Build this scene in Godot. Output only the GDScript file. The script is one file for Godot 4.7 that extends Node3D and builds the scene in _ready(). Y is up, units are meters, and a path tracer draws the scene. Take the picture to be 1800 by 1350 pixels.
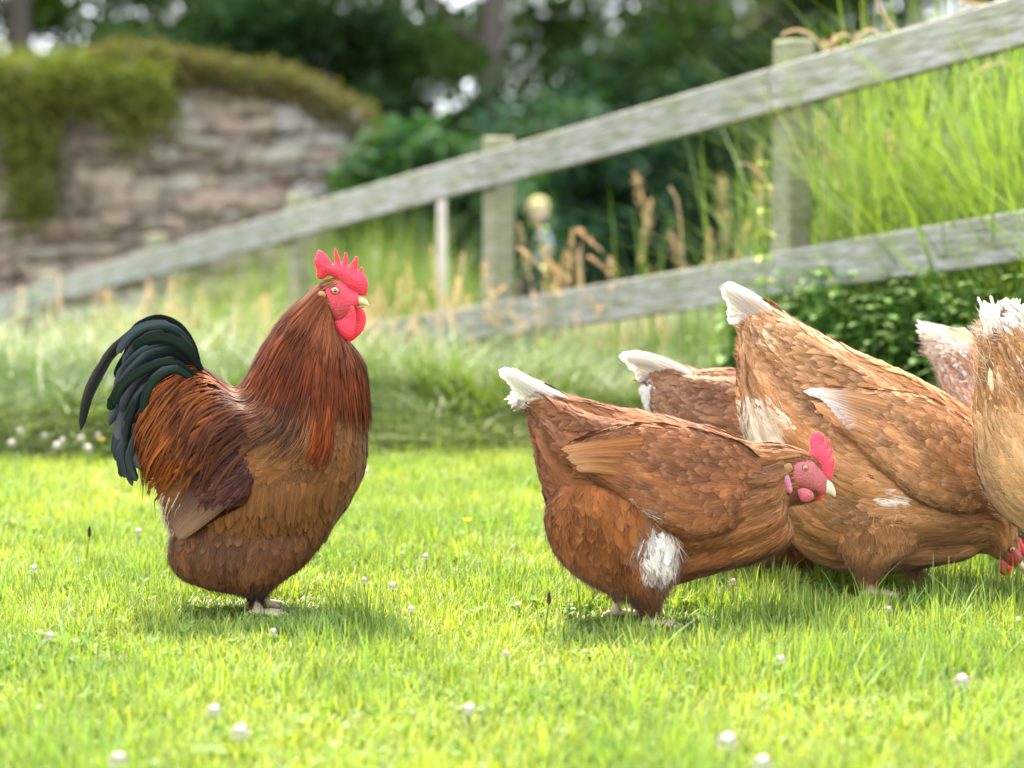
extends Node3D

const F := 4500.0          # focal length in pixels of the 1800 x 1350 photograph
const EYE := 0.73          # height of the lens
const TILT := 0.0783       # the camera looks down a little
var rng := RandomNumberGenerator.new()
var taken := {}
var M := {}
var leaf_spray: ArrayMesh

# ---------------------------------------------------------------- helpers
func at(px: float, py: float, d: float) -> Vector3:
	var c := Vector3((px - 900.0) / F, (675.0 - py) / F, -1.0).rotated(Vector3.RIGHT, -TILT)
	return Vector3(0, EYE, 0) + c * (d / -c.z)

func R(a: float, b: float) -> float:
	return rng.randf_range(a, b)

func numbered(called: String) -> String:
	var n: int = taken.get(called, 0)
	taken[called] = n + 1
	return called if n == 0 else "%s_%03d" % [called, n]

func tag(o: Node, label: String, category: String, group := "", kind := "") -> void:
	if label: o.set_meta("label", label)
	if category: o.set_meta("category", category)
	if group: o.set_meta("group", group)
	if kind: o.set_meta("kind", kind)

func thing(called: String, label: String, category: String, where := Vector3.ZERO, group := "") -> Node3D:
	var o := Node3D.new()
	o.name = numbered(called)
	add_child(o)
	o.position = where
	tag(o, label, category, group)
	return o

func obj(called: String, mesh: Mesh, mat: Material, parent: Node = null) -> MeshInstance3D:
	var o := MeshInstance3D.new()
	o.name = called if parent else numbered(called)
	o.mesh = mesh
	o.material_override = mat
	(parent if parent else self).add_child(o, true)
	return o

func many(called: String, mesh: Mesh, mat: Material, where: Array, tints: Array, parent: Node = null) -> MultiMeshInstance3D:
	var mm := MultiMesh.new()
	mm.transform_format = MultiMesh.TRANSFORM_3D
	mm.use_colors = true
	mm.mesh = mesh
	mm.instance_count = where.size()
	for i in where.size():
		mm.set_instance_transform(i, where[i])
		mm.set_instance_color(i, tints[i])
	var o := MultiMeshInstance3D.new()
	o.name = called if parent else numbered(called)
	o.multimesh = mm
	o.material_override = mat
	(parent if parent else self).add_child(o, true)
	return o

func lin(c: Color) -> Color:
	return c.linear_to_srgb()

func vary(c: Color, a: float) -> Color:
	var k := 1.0 + R(-a, a)
	return Color(c.r * k * (1.0 + R(-a, a) * 0.25), c.g * k, c.b * k * (1.0 + R(-a, a) * 0.25))

class Buf:
	var v := PackedVector3Array()
	var n := PackedVector3Array()
	var c := PackedColorArray()
	var uv := PackedVector2Array()
	var ix := PackedInt32Array()
	func add(p: Vector3, q: Vector3, k: Color, t := Vector2.ZERO) -> int:
		v.append(p)
		n.append(q)
		c.append(k)
		uv.append(t)
		return v.size() - 1
	func tri(a: int, b: int, d: int) -> void:
		ix.append(a)
		if (v[b] - v[a]).cross(v[d] - v[a]).dot(n[a] + n[b] + n[d]) > 0.0:
			ix.append(d)
			ix.append(b)
		else:
			ix.append(b)
			ix.append(d)
	func quad(a: int, b: int, d: int, e: int) -> void:
		tri(a, b, d)
		tri(a, d, e)
	func mesh() -> ArrayMesh:
		var a := []
		a.resize(Mesh.ARRAY_MAX)
		a[Mesh.ARRAY_VERTEX] = v
		a[Mesh.ARRAY_NORMAL] = n
		a[Mesh.ARRAY_COLOR] = c
		a[Mesh.ARRAY_TEX_UV] = uv
		a[Mesh.ARRAY_INDEX] = ix
		var m := ArrayMesh.new()
		m.add_surface_from_arrays(Mesh.PRIMITIVE_TRIANGLES, a)
		return m
	func smooth() -> void:   # normals from the faces, for closed shapes wound clockwise
		n.fill(Vector3.ZERO)
		for i in range(0, ix.size(), 3):
			var q := (v[ix[i + 2]] - v[ix[i]]).cross(v[ix[i + 1]] - v[ix[i]])
			for k in 3:
				n[ix[i + k]] += q
		for i in n.size():
			n[i] = n[i].normalized() if n[i].length_squared() > 0.0 else Vector3.UP

func tube(b: Buf, pts: Array, radii: Array, col: Color, sides := 8) -> void:
	var rows := []
	for i in pts.size():
		var t: Vector3 = (pts[mini(i + 1, pts.size() - 1)] - pts[maxi(i - 1, 0)]).normalized()
		var s := t.cross(Vector3.RIGHT if absf(t.x) < 0.8 else Vector3.FORWARD).normalized()
		var w := s.cross(t)
		var row := []
		for k in sides:
			var a := TAU * k / sides
			var q := s * cos(a) + w * sin(a)
			row.append(b.add(pts[i] + q * radii[i], q, col, Vector2(float(k) / sides, float(i))))
		rows.append(row)
	for i in pts.size() - 1:
		for k in sides:
			b.quad(rows[i][k], rows[i][(k + 1) % sides], rows[i + 1][(k + 1) % sides], rows[i + 1][k])
	for e in [0, pts.size() - 1]:
		var t2: Vector3 = (pts[e] - pts[1 if e == 0 else e - 1]).normalized()
		var m := b.add(pts[e] + t2 * radii[e] * 0.5, t2, col)
		for k in sides:
			b.tri(m, rows[e][k], rows[e][(k + 1) % sides])

func box(b: Buf, c: Vector3, h: Vector3, basis: Basis, col: Color, bev := 0.006) -> void:
	# a box with chamfered long edges: six faces and the slopes between them
	var f := [Vector3.RIGHT, Vector3.LEFT, Vector3.UP, Vector3.DOWN, Vector3.BACK, Vector3.FORWARD]
	var corner := {}
	for q in f:
		var s := Vector3(q.y, q.z, q.x)
		var t := Vector3(q.z, q.x, q.y)
		var ids := []
		for k in [[1, 1], [1, -1], [-1, -1], [-1, 1]]:
			var d: Vector3 = q + s * k[0] + t * k[1]
			var p: Vector3 = d * h - (s * k[0] + t * k[1]) * bev
			ids.append(b.add(c + basis * p, basis * q, col))
			corner[[q, d.round()]] = ids[-1]
		b.quad(ids[0], ids[1], ids[2], ids[3])
	for i in 6:
		for j in range(i + 1, 6):
			if (f[i] as Vector3).dot(f[j]) != 0.0:
				continue
			var e: Vector3 = (f[i] as Vector3).cross(f[j])
			var d1: Vector3 = (f[i] + f[j] + e).round()
			var d2: Vector3 = (f[i] + f[j] - e).round()
			b.quad(corner[[f[i], d1]], corner[[f[i], d2]], corner[[f[j], d2]], corner[[f[j], d1]])
	for sx in [-1, 1]:
		for sy in [-1, 1]:
			for sz in [-1, 1]:
				var d3 := Vector3(sx, sy, sz)
				b.tri(corner[[Vector3(sx, 0, 0), d3]], corner[[Vector3(0, sy, 0), d3]], corner[[Vector3(0, 0, sz), d3]])

func mat(called: String, o := {}) -> StandardMaterial3D:
	var m := StandardMaterial3D.new()
	m.resource_name = called
	m.vertex_color_use_as_albedo = true
	m.cull_mode = BaseMaterial3D.CULL_DISABLED
	m.roughness = 0.7
	for k in o:
		m.set(k, o[k])
	M[called] = m
	return m

func noise_tex(freq: float, a: Color, b: Color, size := 256, normal := false, octaves := 4, bump := 4.0, seed_ := 1, type := FastNoiseLite.TYPE_SIMPLEX_SMOOTH) -> NoiseTexture2D:
	var f := FastNoiseLite.new()
	f.noise_type = type
	f.seed = seed_
	f.frequency = freq
	f.fractal_octaves = octaves
	var t := NoiseTexture2D.new()
	t.width = size
	t.height = size
	t.seamless = true
	t.noise = f
	if normal:
		t.as_normal_map = true
		t.bump_strength = bump
	else:
		var g := Gradient.new()
		g.set_color(0, a)
		g.set_color(1, b)
		t.color_ramp = g
	return t

func barb_texture() -> ImageTexture:   # the fine slanting barbs on both sides of a feather's shaft
	var r := RandomNumberGenerator.new()
	r.seed = 5
	var lines := PackedFloat32Array()
	for i in 400:
		lines.append(r.randf())
	var im := Image.create(48, 256, false, Image.FORMAT_RGB8)
	for y in 256:
		for x in 48:
			var s := absf((x + 0.5) / 48.0 - 0.5) * 2.0
			var k := y * 0.55 + s * 26.0
			var q := lerpf(lines[int(k) % 400], lines[(int(k) + 1) % 400], k - floorf(k))
			var g := 0.76 + 0.24 * q
			if s < 0.07:
				g = 1.0
			im.set_pixel(x, y, Color(g, g, g))
	return ImageTexture.create_from_image(im)

# ---------------------------------------------------------------- lofted bodies and feathers
class Loft:
	var nu := 60
	var nv := 56
	var p := PackedVector3Array()
	var m := PackedVector3Array()
	func _init(st: Array, e := 1.0, flip := 1.0) -> void:
		var c := []
		for i in nu + 1:
			var t := float(i) / nu * (st.size() - 1)
			var k := mini(int(t), st.size() - 2)
			var w := t - k
			var q0: Array = st[maxi(k - 1, 0)]
			var q1: Array = st[k]
			var q2: Array = st[k + 1]
			var q3: Array = st[mini(k + 2, st.size() - 1)]
			c.append([(q1[0] as Vector3).cubic_interpolate(q2[0], q0[0], q3[0], w), (q1[1] as Vector3).cubic_interpolate(q2[1], q0[1], q3[1], w), cubic_interpolate(q1[2], q2[2], q0[2], q3[2], w)])
		for i in nu + 1:
			var a: Vector3 = c[i][0]
			var b: Vector3 = c[i][1]
			var n1: Array = c[mini(i + 1, nu)]
			var n0: Array = c[maxi(i - 1, 0)]
			var axis: Vector3 = (n1[0] + n1[1] - n0[0] - n0[1]).normalized()
			var side := axis.cross(a - b).normalized()
			if side.z * flip < 0.0:
				side = -side
			for j in nv:
				var th := TAU * j / nv
				var x := cos(th)
				var y := sin(th)
				p.append((a + b) * 0.5 + (a - b) * 0.5 * signf(x) * pow(absf(x), e) + side * maxf(c[i][2], 0.0005) * signf(y) * pow(absf(y), e))
		for i in nu + 1:
			var mid := Vector3.ZERO
			for j in nv:
				mid += p[i * nv + j] / nv
			for j in nv:
				var du := p[mini(i + 1, nu) * nv + j] - p[maxi(i - 1, 0) * nv + j]
				var dv := p[i * nv + (j + 1) % nv] - p[i * nv + (j + nv - 1) % nv]
				var q := du.cross(dv).normalized()
				m.append(q if q.dot(p[i * nv + j] - mid) > 0.0 else -q)
	func crease(amp: float, along: float, around: float, seed_: int) -> Loft:     # folds in the plumage, long in the direction in which the feathers lie
		var f := FastNoiseLite.new()
		f.seed = seed_
		f.frequency = 1.0
		f.fractal_octaves = 2
		for i in nu + 1:
			var t := float(i) / nu
			var k := amp * smoothstep(0.12, 0.4, t) * smoothstep(1.0, 0.85, t)
			for j in nv:
				var a := TAU * j / nv
				p[i * nv + j] += m[i * nv + j] * k * f.get_noise_3d(cos(a) * around, sin(a) * around, t * along + sin(a * 2.0) * 0.3)
		var old := m.duplicate()
		for i in nu + 1:
			for j in nv:
				var du := p[mini(i + 1, nu) * nv + j] - p[maxi(i - 1, 0) * nv + j]
				var dv := p[i * nv + (j + 1) % nv] - p[i * nv + (j + nv - 1) % nv]
				var q := du.cross(dv).normalized()
				m[i * nv + j] = q if q.dot(old[i * nv + j]) > 0.0 else -q
		return self
	func S(u: float, v: float) -> Vector3:
		var x := clampf(u, 0.0, 1.0) * nu
		var i := mini(int(x), nu - 1)
		var y := fposmod(v, 1.0) * nv
		var j := int(y) % nv
		var k := (j + 1) % nv
		return p[i * nv + j].lerp(p[i * nv + k], y - j).lerp(p[(i + 1) * nv + j].lerp(p[(i + 1) * nv + k], y - j), x - i)
	func N(u: float, v: float) -> Vector3:
		var i := clampi(roundi(u * nu), 0, nu)
		return m[i * nv + roundi(fposmod(v, 1.0) * nv) % nv]
	func into(b: Buf, paint: Callable) -> void:
		var o := b.v.size()
		for i in p.size():
			b.add(p[i], m[i], paint.call(p[i]), Vector2(0.3, 0.3))
		for i in nu:
			for j in nv:
				b.quad(o + i * nv + j, o + i * nv + (j + 1) % nv, o + (i + 1) * nv + (j + 1) % nv, o + (i + 1) * nv + j)
		for e in [0, nu]:
			var c := Vector3.ZERO
			for j in nv:
				c += p[e * nv + j] / nv
			var q := (c - p[(1 if e == 0 else nu - 1) * nv]).normalized()
			var k := b.add(c, q, paint.call(c), Vector2(0.3, 0.3))
			for j in nv:
				b.tri(k, o + e * nv + j, o + e * nv + (j + 1) % nv)

func profile(shape: int, t: float) -> float:
	if shape == 0:      # rounded contour feather
		return lerpf(0.6, 1.0, t / 0.5) if t < 0.5 else sqrt(maxf(0.0, 1.0 - pow((t - 0.5) / 0.5, 2.0)))
	if shape == 1:      # lancet
		return lerpf(0.7, 1.0, t / 0.4) if t < 0.4 else pow(maxf(0.0, 1.0 - (t - 0.4) / 0.6), 0.7)
	if shape == 2:      # wisp of down
		return 1.0 - t * 0.92
	return lerpf(0.5, 1.0, minf(t / 0.25, 1.0)) if t < 0.8 else sqrt(maxf(0.0, 1.0 - pow((t - 0.8) / 0.2, 2.0)))   # long quill with a blunt end

# one feather along a line: shaft in the middle, a vane on each side
func vane(b: Buf, pts: PackedVector3Array, nrm: PackedVector3Array, wid: float, shape: int, cm: Color, ce: Color, ct: Color, tipw := 0.0, dome := 0.25, rag := 0.0) -> void:
	var n := pts.size()
	var o := b.v.size()
	var off := R(0.0, 0.6)
	for k in n:
		var t := float(k) / (n - 1)
		var d := (pts[mini(k + 1, n - 1)] - pts[maxi(k - 1, 0)]).normalized()
		var s := d.cross(nrm[k]).normalized()
		var w := wid * profile(shape, t)
		var wl := w * (1.0 + R(-rag, rag))
		var wr := w * (1.0 + R(-rag, rag))
		var q := smoothstep(1.0 - tipw, 1.0, t) if tipw > 0.0 else 0.0
		b.add(pts[k] - s * wl - nrm[k] * dome * w, (nrm[k] - s * (dome * 2.0)).normalized(), ce.lerp(ct, q), Vector2(0.0, off + t * 0.4))
		b.add(pts[k], nrm[k], cm.lerp(ct, q), Vector2(0.5, off + t * 0.4))
		b.add(pts[k] + s * wr - nrm[k] * dome * w, (nrm[k] + s * (dome * 2.0)).normalized(), ce.lerp(ct, q), Vector2(1.0, off + t * 0.4))
	for k in n - 1:
		var i := o + k * 3
		b.quad(i, i + 1, i + 4, i + 3)
		b.quad(i + 1, i + 2, i + 5, i + 4)

# a feather that grows at (u, v) of a loft and lies along it, sinking towards the ground as it goes
func plume(b: Buf, L: Loft, u: float, v: float, length: float, wid: float, shape: int, sink0: float, sink1: float, lift0: float, lift1: float, cm: Color, ce: Color, ct: Color, tipw := 0.0, seg := 5, turn := 0.0, rag := 0.0, dome := 0.12) -> void:
	var pts := PackedVector3Array()
	var nrm := PackedVector3Array()
	var h := length / seg
	var e := 0.012
	var p := L.S(u, v)
	var n := L.N(u, v)
	var d := Vector3.ZERO
	for k in seg + 1:
		var t := float(k) / seg
		pts.append(p + n * lerpf(lift0, lift1, t * t))
		nrm.append(n)
		if k == seg:
			break
		if u >= 0.0 and u <= 1.0:
			var su := (L.S(u + e, v) - L.S(u - e, v)) / (2 * e if u > e and u < 1.0 - e else e)
			var sv := (L.S(u, v + e) - L.S(u, v - e)) / (2 * e)
			d = su.normalized() + sv.normalized() * turn
			var s := lerpf(sink0, sink1, t)
			d = d * (1.0 - absf(s)) + Vector3(0, -s, 0)
			d = (d - n * d.dot(n)).normalized()
			var a := su.dot(su)
			var bb := su.dot(sv)
			var c := sv.dot(sv)
			var x := d.dot(su)
			var y := d.dot(sv)
			var det := a * c - bb * bb
			if det > 1e-9:
				u += h * (c * x - bb * y) / det
				v += h * (a * y - bb * x) / det
			if u >= 0.0 and u <= 1.0:
				p = L.S(u, v)
				n = L.N(u, v).lerp(n, 0.35).normalized()
			else:
				p += d * h
		else:
			p += d * h
	vane(b, pts, nrm, wid, shape, cm, ce, ct, tipw, dome, rag)

# a flat organ cut from an outline, thick in the middle and thin at its edge
func organ(b: Buf, outline: Array, thick: float, col: Color, cell: float, wave := 0.0) -> void:
	var poly := PackedVector2Array()
	var z0: float = outline[0].z
	var n := outline.size()
	for i in n:    # rounded by a spline
		var a: Vector3 = outline[i]
		var b2: Vector3 = outline[(i + 1) % n]
		var steps := maxi(1, int(Vector2(a.x - b2.x, a.y - b2.y).length() / cell))
		for k in steps:
			var q := a.cubic_interpolate(b2, outline[(i + n - 1) % n], outline[(i + 2) % n], float(k) / steps)
			poly.append(Vector2(q.x, q.y))
	var pts := poly.duplicate()
	var lo := poly[0]
	var hi := poly[0]
	for q in poly:
		lo = lo.min(q)
		hi = hi.max(q)
	var row := 0
	var y := lo.y + cell * 0.5
	while y < hi.y:
		var x := lo.x + (cell * 0.5 if row % 2 else 0.0)
		while x < hi.x:
			var q := Vector2(x, y)
			if Geometry2D.is_point_in_polygon(q, poly):
				var near := 1e9
				for w in poly:
					near = minf(near, w.distance_squared_to(q))
				if near > cell * cell * 0.3:
					pts.append(q)
			x += cell
		y += cell * 0.86
		row += 1
	var tris := Geometry2D.triangulate_delaunay(pts)
	var o := b.v.size()
	for side in [1.0, -1.0]:
		for q in pts:
			var near := 1e9
			for i in poly.size():
				near = minf(near, Geometry2D.get_closest_point_to_segment(q, poly[i], poly[(i + 1) % poly.size()]).distance_to(q))
			var z := thick * sqrt(minf(1.0, near / (thick * 2.2)))
			var p := Vector3(q.x, q.y, z0 + side * z + wave * sin(q.y * 140.0 + q.x * 60.0))
			b.add(p, Vector3(0, 0, side), vary(col, 0.16), q * 20.0)
	for k in range(0, tris.size(), 3):
		var m := (pts[tris[k]] + pts[tris[k + 1]] + pts[tris[k + 2]]) / 3.0
		if Geometry2D.is_point_in_polygon(m, poly):
			b.tri(o + tris[k], o + tris[k + 1], o + tris[k + 2])
			b.tri(o + pts.size() + tris[k], o + pts.size() + tris[k + 1], o + pts.size() + tris[k + 2])
	# soft normals
	var keep := b.n.duplicate()
	var acc := PackedVector3Array()
	acc.resize(b.v.size())
	for i in range(0, b.ix.size(), 3):
		if b.ix[i] < o:
			continue
		var q3 := (b.v[b.ix[i + 2]] - b.v[b.ix[i]]).cross(b.v[b.ix[i + 1]] - b.v[b.ix[i]])
		for k in 3:
			acc[b.ix[i + k]] += q3
	for i in range(o, b.v.size()):
		b.n[i] = acc[i].normalized() if acc[i].length_squared() > 0.0 else keep[i]

# surface nets over tapered capsules [a, b, ra, rb] joined by a smooth minimum
func nets(caps: Array, cell: float, k: float, col: Color) -> ArrayMesh:
	var lo := Vector3.INF
	var hi := -Vector3.INF
	for c in caps:
		for e in [0, 1]:
			lo = lo.min(c[e] - Vector3.ONE * (c[2 + e] + 3 * cell))
			hi = hi.max(c[e] + Vector3.ONE * (c[2 + e] + 3 * cell))
	var s := Vector3i(((hi - lo) / cell).ceil()) + Vector3i.ONE
	var f := PackedFloat32Array()
	f.resize(s.x * s.y * s.z)
	for z in s.z:
		for y in s.y:
			for x in s.x:
				var p := lo + Vector3(x, y, z) * cell
				var d := 1e9
				for c in caps:
					var ab: Vector3 = c[1] - c[0]
					var t := clampf((p - c[0]).dot(ab) / maxf(ab.length_squared(), 1e-9), 0.0, 1.0)
					var q: float = p.distance_to(c[0] + ab * t) - lerpf(c[2], c[3], t)
					var h := clampf(0.5 + 0.5 * (d - q) / k, 0.0, 1.0)
					d = lerpf(d, q, h) - k * h * (1.0 - h)
				f[(z * s.y + y) * s.x + x] = d
	var b := Buf.new()
	var ids := {}
	var offs := [Vector3i(0, 0, 0), Vector3i(1, 0, 0), Vector3i(0, 1, 0), Vector3i(1, 1, 0), Vector3i(0, 0, 1), Vector3i(1, 0, 1), Vector3i(0, 1, 1), Vector3i(1, 1, 1)]
	var edges := [[0, 1], [2, 3], [4, 5], [6, 7], [0, 2], [1, 3], [4, 6], [5, 7], [0, 4], [1, 5], [2, 6], [3, 7]]
	for z in s.z - 1:
		for y in s.y - 1:
			for x in s.x - 1:
				var w := []
				var neg := 0
				for o in offs:
					var q: float = f[((z + o.z) * s.y + y + o.y) * s.x + x + o.x]
					w.append(q)
					neg += 1 if q < 0 else 0
				if neg == 0 or neg == 8:
					continue
				var m := Vector3.ZERO
				var cnt := 0
				for e in edges:
					if (w[e[0]] < 0) != (w[e[1]] < 0):
						m += Vector3(offs[e[0]]).lerp(Vector3(offs[e[1]]), w[e[0]] / (w[e[0]] - w[e[1]]))
						cnt += 1
				var g := Vector3(w[1] - w[0] + w[7] - w[6], w[2] - w[0] + w[7] - w[5], w[4] - w[0] + w[7] - w[3]).normalized()
				ids[Vector3i(x, y, z)] = b.add(lo + (Vector3(x, y, z) + m / cnt) * cell, g, col)
	for q in ids:
		var c: Vector3i = q
		for ax in 3:
			var d := Vector3i.ZERO
			d[ax] = 1
			var u := Vector3i.ZERO
			u[(ax + 1) % 3] = 1
			var v := Vector3i.ZERO
			v[(ax + 2) % 3] = 1
			var e0: float = f[(c.z * s.y + c.y) * s.x + c.x]
			var c1 := c + d
			var e1: float = f[(c1.z * s.y + c1.y) * s.x + c1.x]
			if (e0 < 0) != (e1 < 0) and ids.has(c - u) and ids.has(c - v) and ids.has(c - u - v):
				b.quad(ids[c], ids[c - u], ids[c - u - v], ids[c - v])
	return b.mesh()

# ---------------------------------------------------------------- birds
var bird: Node3D            # the bird being built, its place and its distance
var bd := 4.3

func ground_depth(py: float) -> float:
	var c := Vector3(0, (675.0 - py) / F, -1.0).rotated(Vector3.RIGHT, -TILT)
	return EYE * c.z / c.y

func lp(px: float, py: float, z := 0.0) -> Vector3:     # a point of the bird, z towards the viewer's side of it
	return at(px, py, bd - z) - bird.position

func px_of(p: Vector3) -> Vector2:
	var c := (p + bird.position - Vector3(0, EYE, 0)).rotated(Vector3.RIGHT, TILT)
	return Vector2(900.0 - F * c.x / c.z, 675.0 + F * c.y / c.z)

func loft(rows: Array, e := 1.0, side := 1.0) -> Loft:    # rows: [ax, ay, bx, by, half width, z of a, z of b]
	var st := []
	for r in rows:
		var za: float = r[5] if r.size() > 5 else 0.0
		var zb: float = r[6] if r.size() > 6 else 0.0
		var a := lp(r[0], r[1], za)
		var b := lp(r[2], r[3], zb)
		if side < 0.0:
			a.z = -za
			b.z = -zb
		st.append([a, b, r[4]])
	return Loft.new(st, e, side)

var tones := FastNoiseLite.new()
var shade := 1.0            # how deep this bird's colours are

func toned(k: Array, u: float, v: float) -> Array:      # darker and lighter drifts through the plumage
	if k.is_empty():
		return k
	var g := 1.0 + 0.95 * tones.get_noise_3d(cos(TAU * v) * 230.0, sin(TAU * v) * 230.0, u * 330.0)
	for i in 3:
		var c: Color = k[i]
		k[i] = c * lerpf(shade, 1.0, smoothstep(0.45, 0.68, c.r)) * (g if i < 2 else 1.0)
	return k

func fade(q: Vector2, x: float, y: float, rx: float, ry: float) -> float:
	var d := sqrt(pow((q.x - x) / rx, 2) + pow((q.y - y) / ry, 2))
	return clampf(smoothstep(1.25, 0.45, d) + R(-0.3, 0.3) * smoothstep(1.6, 0.9, d), 0.0, 1.0)

func cover(b: Buf, L: Loft, u0: float, u1: float, v0: float, v1: float, rows: int, cols: int, length: float, wid: float, shape: int, sink0: float, sink1: float, lift: float, pal: Callable, jitter := 0.12, rag := 0.0, seg := 7, under := 0.001) -> void:
	for i in rows:
		for j in cols:
			var u := lerpf(u0, u1, (i + R(-0.4, 0.4)) / maxf(1.0, rows - 1.0))
			var v := lerpf(v0, v1, (j + 0.5 * (i % 2) + R(-0.3, 0.3)) / cols)
			if u < 0.0 or u > 1.0:
				continue
			var k: Array = toned(pal.call(px_of(L.S(u, v)), u, v), u, v)
			if k.is_empty():
				continue
			var s := R(0.8, 1.2)
			var len2: float = length * s * (k[5] if k.size() > 5 else 1.0)
			plume(b, L, u, v, len2, wid * R(0.85, 1.15), shape, sink0, sink1, under, lift * R(0.6, 1.4), k[0], k[1], k[2], k[3], seg, R(-jitter, jitter) + (k[4] if k.size() > 4 else 0.0), rag)

func down(b: Buf, L: Loft, u0: float, u1: float, v0: float, v1: float, count: int, length: float, wid: float, sink: float, lift: float, pal: Callable, turn := 0.7) -> void:
	for i in count:
		var u := R(u0, u1)
		var v := R(v0, v1)
		var k: Array = toned(pal.call(px_of(L.S(u, v)), u, v), u, v)
		if k.is_empty():
			continue
		plume(b, L, u, v, length * R(0.5, 1.3), wid * R(0.6, 1.4), 2, sink, sink, 0.0, lift * R(0.2, 1.5), k[0], k[1], k[2], k[3], 3, R(-turn, turn), 0.0, 0.1)

# a long feather along a line of picture points [x, y, z]
func quill(called: String, line: Array, half: float, tilt: float, cm: Color, ce: Color, ct: Color, tipw := 0.3, shape := 3, m: Material = null, rag := 0.04, n := 14) -> MeshInstance3D:
	var b := Buf.new()
	quill_into(b, line, half, tilt, cm, ce, ct, tipw, shape, rag, n)
	return obj(called, b.mesh(), m if m else M.feather, bird)

func quill_into(b: Buf, line: Array, half: float, tilt: float, cm: Color, ce: Color, ct: Color, tipw := 0.3, shape := 3, rag := 0.04, n := 14) -> void:
	var k: Array[Vector3] = []
	for q in line:
		k.append(lp(q[0], q[1], q[2]))
	var pts := PackedVector3Array()
	for i in n:
		var t := float(i) / (n - 1) * (k.size() - 1)
		var j := mini(int(t), k.size() - 2)
		pts.append(k[j].cubic_interpolate(k[j + 1], k[maxi(j - 1, 0)], k[mini(j + 2, k.size() - 1)], t - j))
	var nrm := PackedVector3Array()
	for i in n:
		var d := (pts[mini(i + 1, n - 1)] - pts[maxi(i - 1, 0)]).normalized()
		var s := Vector3(0, 0, 1).cross(d).normalized()
		var q := Vector3(0, 0, 1) * cos(tilt) + s * sin(tilt)
		nrm.append((q - d * q.dot(d)).normalized())
	vane(b, pts, nrm, half * bd / F, shape, cm, ce, ct, tipw, 0.18, rag)

func outline(list: Array, z: float, ox := 0.0, oy := 0.0, s := 1.0) -> Array:
	var o := []
	for i in range(0, list.size(), 2):
		o.append(lp(ox + list[i] / s, oy + list[i + 1] / s, z))
	return o

func eyeball(c: Vector3, towards: Vector3, r: float, iris: Color) -> void:
	var b := Buf.new()
	var t := towards.normalized()
	var s := t.cross(Vector3.UP).normalized()
	var w := s.cross(t)
	var ring := [[0.0, 0.02], [0.40, 0.02], [0.44, 1.0], [0.80, 1.0], [0.9, 0.1], [1.15, 0.1], [1.3, 0.0], [1.57, 0.0]]
	var last := []
	for q in ring:
		var row := []
		for k in 16:
			var a := TAU * k / 16
			var d: Vector3 = t * cos(q[0]) + (s * cos(a) + w * sin(a)) * sin(q[0])
			row.append(b.add(c + d * r, d, Color(iris.r * q[1], iris.g * q[1], iris.b * q[1]) + Color(0.008, 0.006, 0.005)))
		if last:
			for k in 16:
				b.quad(last[k], last[(k + 1) % 16], row[(k + 1) % 16], row[k])
		last = row
	obj("eye", b.mesh(), M.wet, bird)

func leg(kx: float, ky: float, gx: float, gy: float, z: float, fwd := 1.0, r := 0.0078) -> void:
	var b := Buf.new()
	var k := lp(kx, ky, z)
	var f := lp(gx, gy, z)
	f.y = maxf(f.y, 0.012 - bird.position.y)
	var pts := []
	var rad := []
	for i in 9:
		pts.append(k.lerp(f, i / 8.0))
		rad.append(r * (1.25 - 0.3 * sin(i / 8.0 * PI)) * (1.0 + 0.05 * (i % 2)))
	tube(b, pts, rad, Color(0.50, 0.36, 0.22), 10)
	var o := obj("leg", b.mesh(), M.scaly, bird)
	for a in [-0.55, 0.0, 0.5, PI * 0.92]:
		var q := Buf.new()
		var d := Vector3(cos(a) * fwd, 0, sin(a))
		var l := 0.055 if absf(a) < 2.0 else 0.025
		var tp := []
		var tr := []
		for i in 7:
			var t := i / 6.0
			tp.append(f + d * l * t + Vector3(0, -0.006 * t + 0.004 * sin(t * PI), 0))
			tr.append(0.0058 * (1.0 - 0.45 * t) * (1.0 + 0.08 * (i % 2)) if i < 6 else 0.0012)
		tube(q, tp, tr, Color(0.46, 0.33, 0.2), 8)
		var toe := obj("toe", q.mesh(), M.scaly, o)
		toe.name = toe.name

func put_bird(label: String, cat: String, gx: float, gy: float, group := "", depth := 0.0) -> void:
	bd = depth if depth > 0.0 else ground_depth(gy)
	var p := at(gx, gy, bd)
	bird = thing("rooster" if cat == "rooster" else "hen", label, cat, Vector3(p.x, 0.0, p.z), group)

func body_mesh(lofts: Array, col: Callable) -> void:
	var b := Buf.new()
	for l in lofts:
		(l as Loft).into(b, func(p): return col.call(px_of(p)))
	obj("body", b.mesh(), M.feather, bird)

func in_oval(q: Vector2, x: float, y: float, rx: float, ry: float) -> bool:
	return pow((q.x - x) / rx, 2) + pow((q.y - y) / ry, 2) < R(0.6, 1.25)

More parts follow.
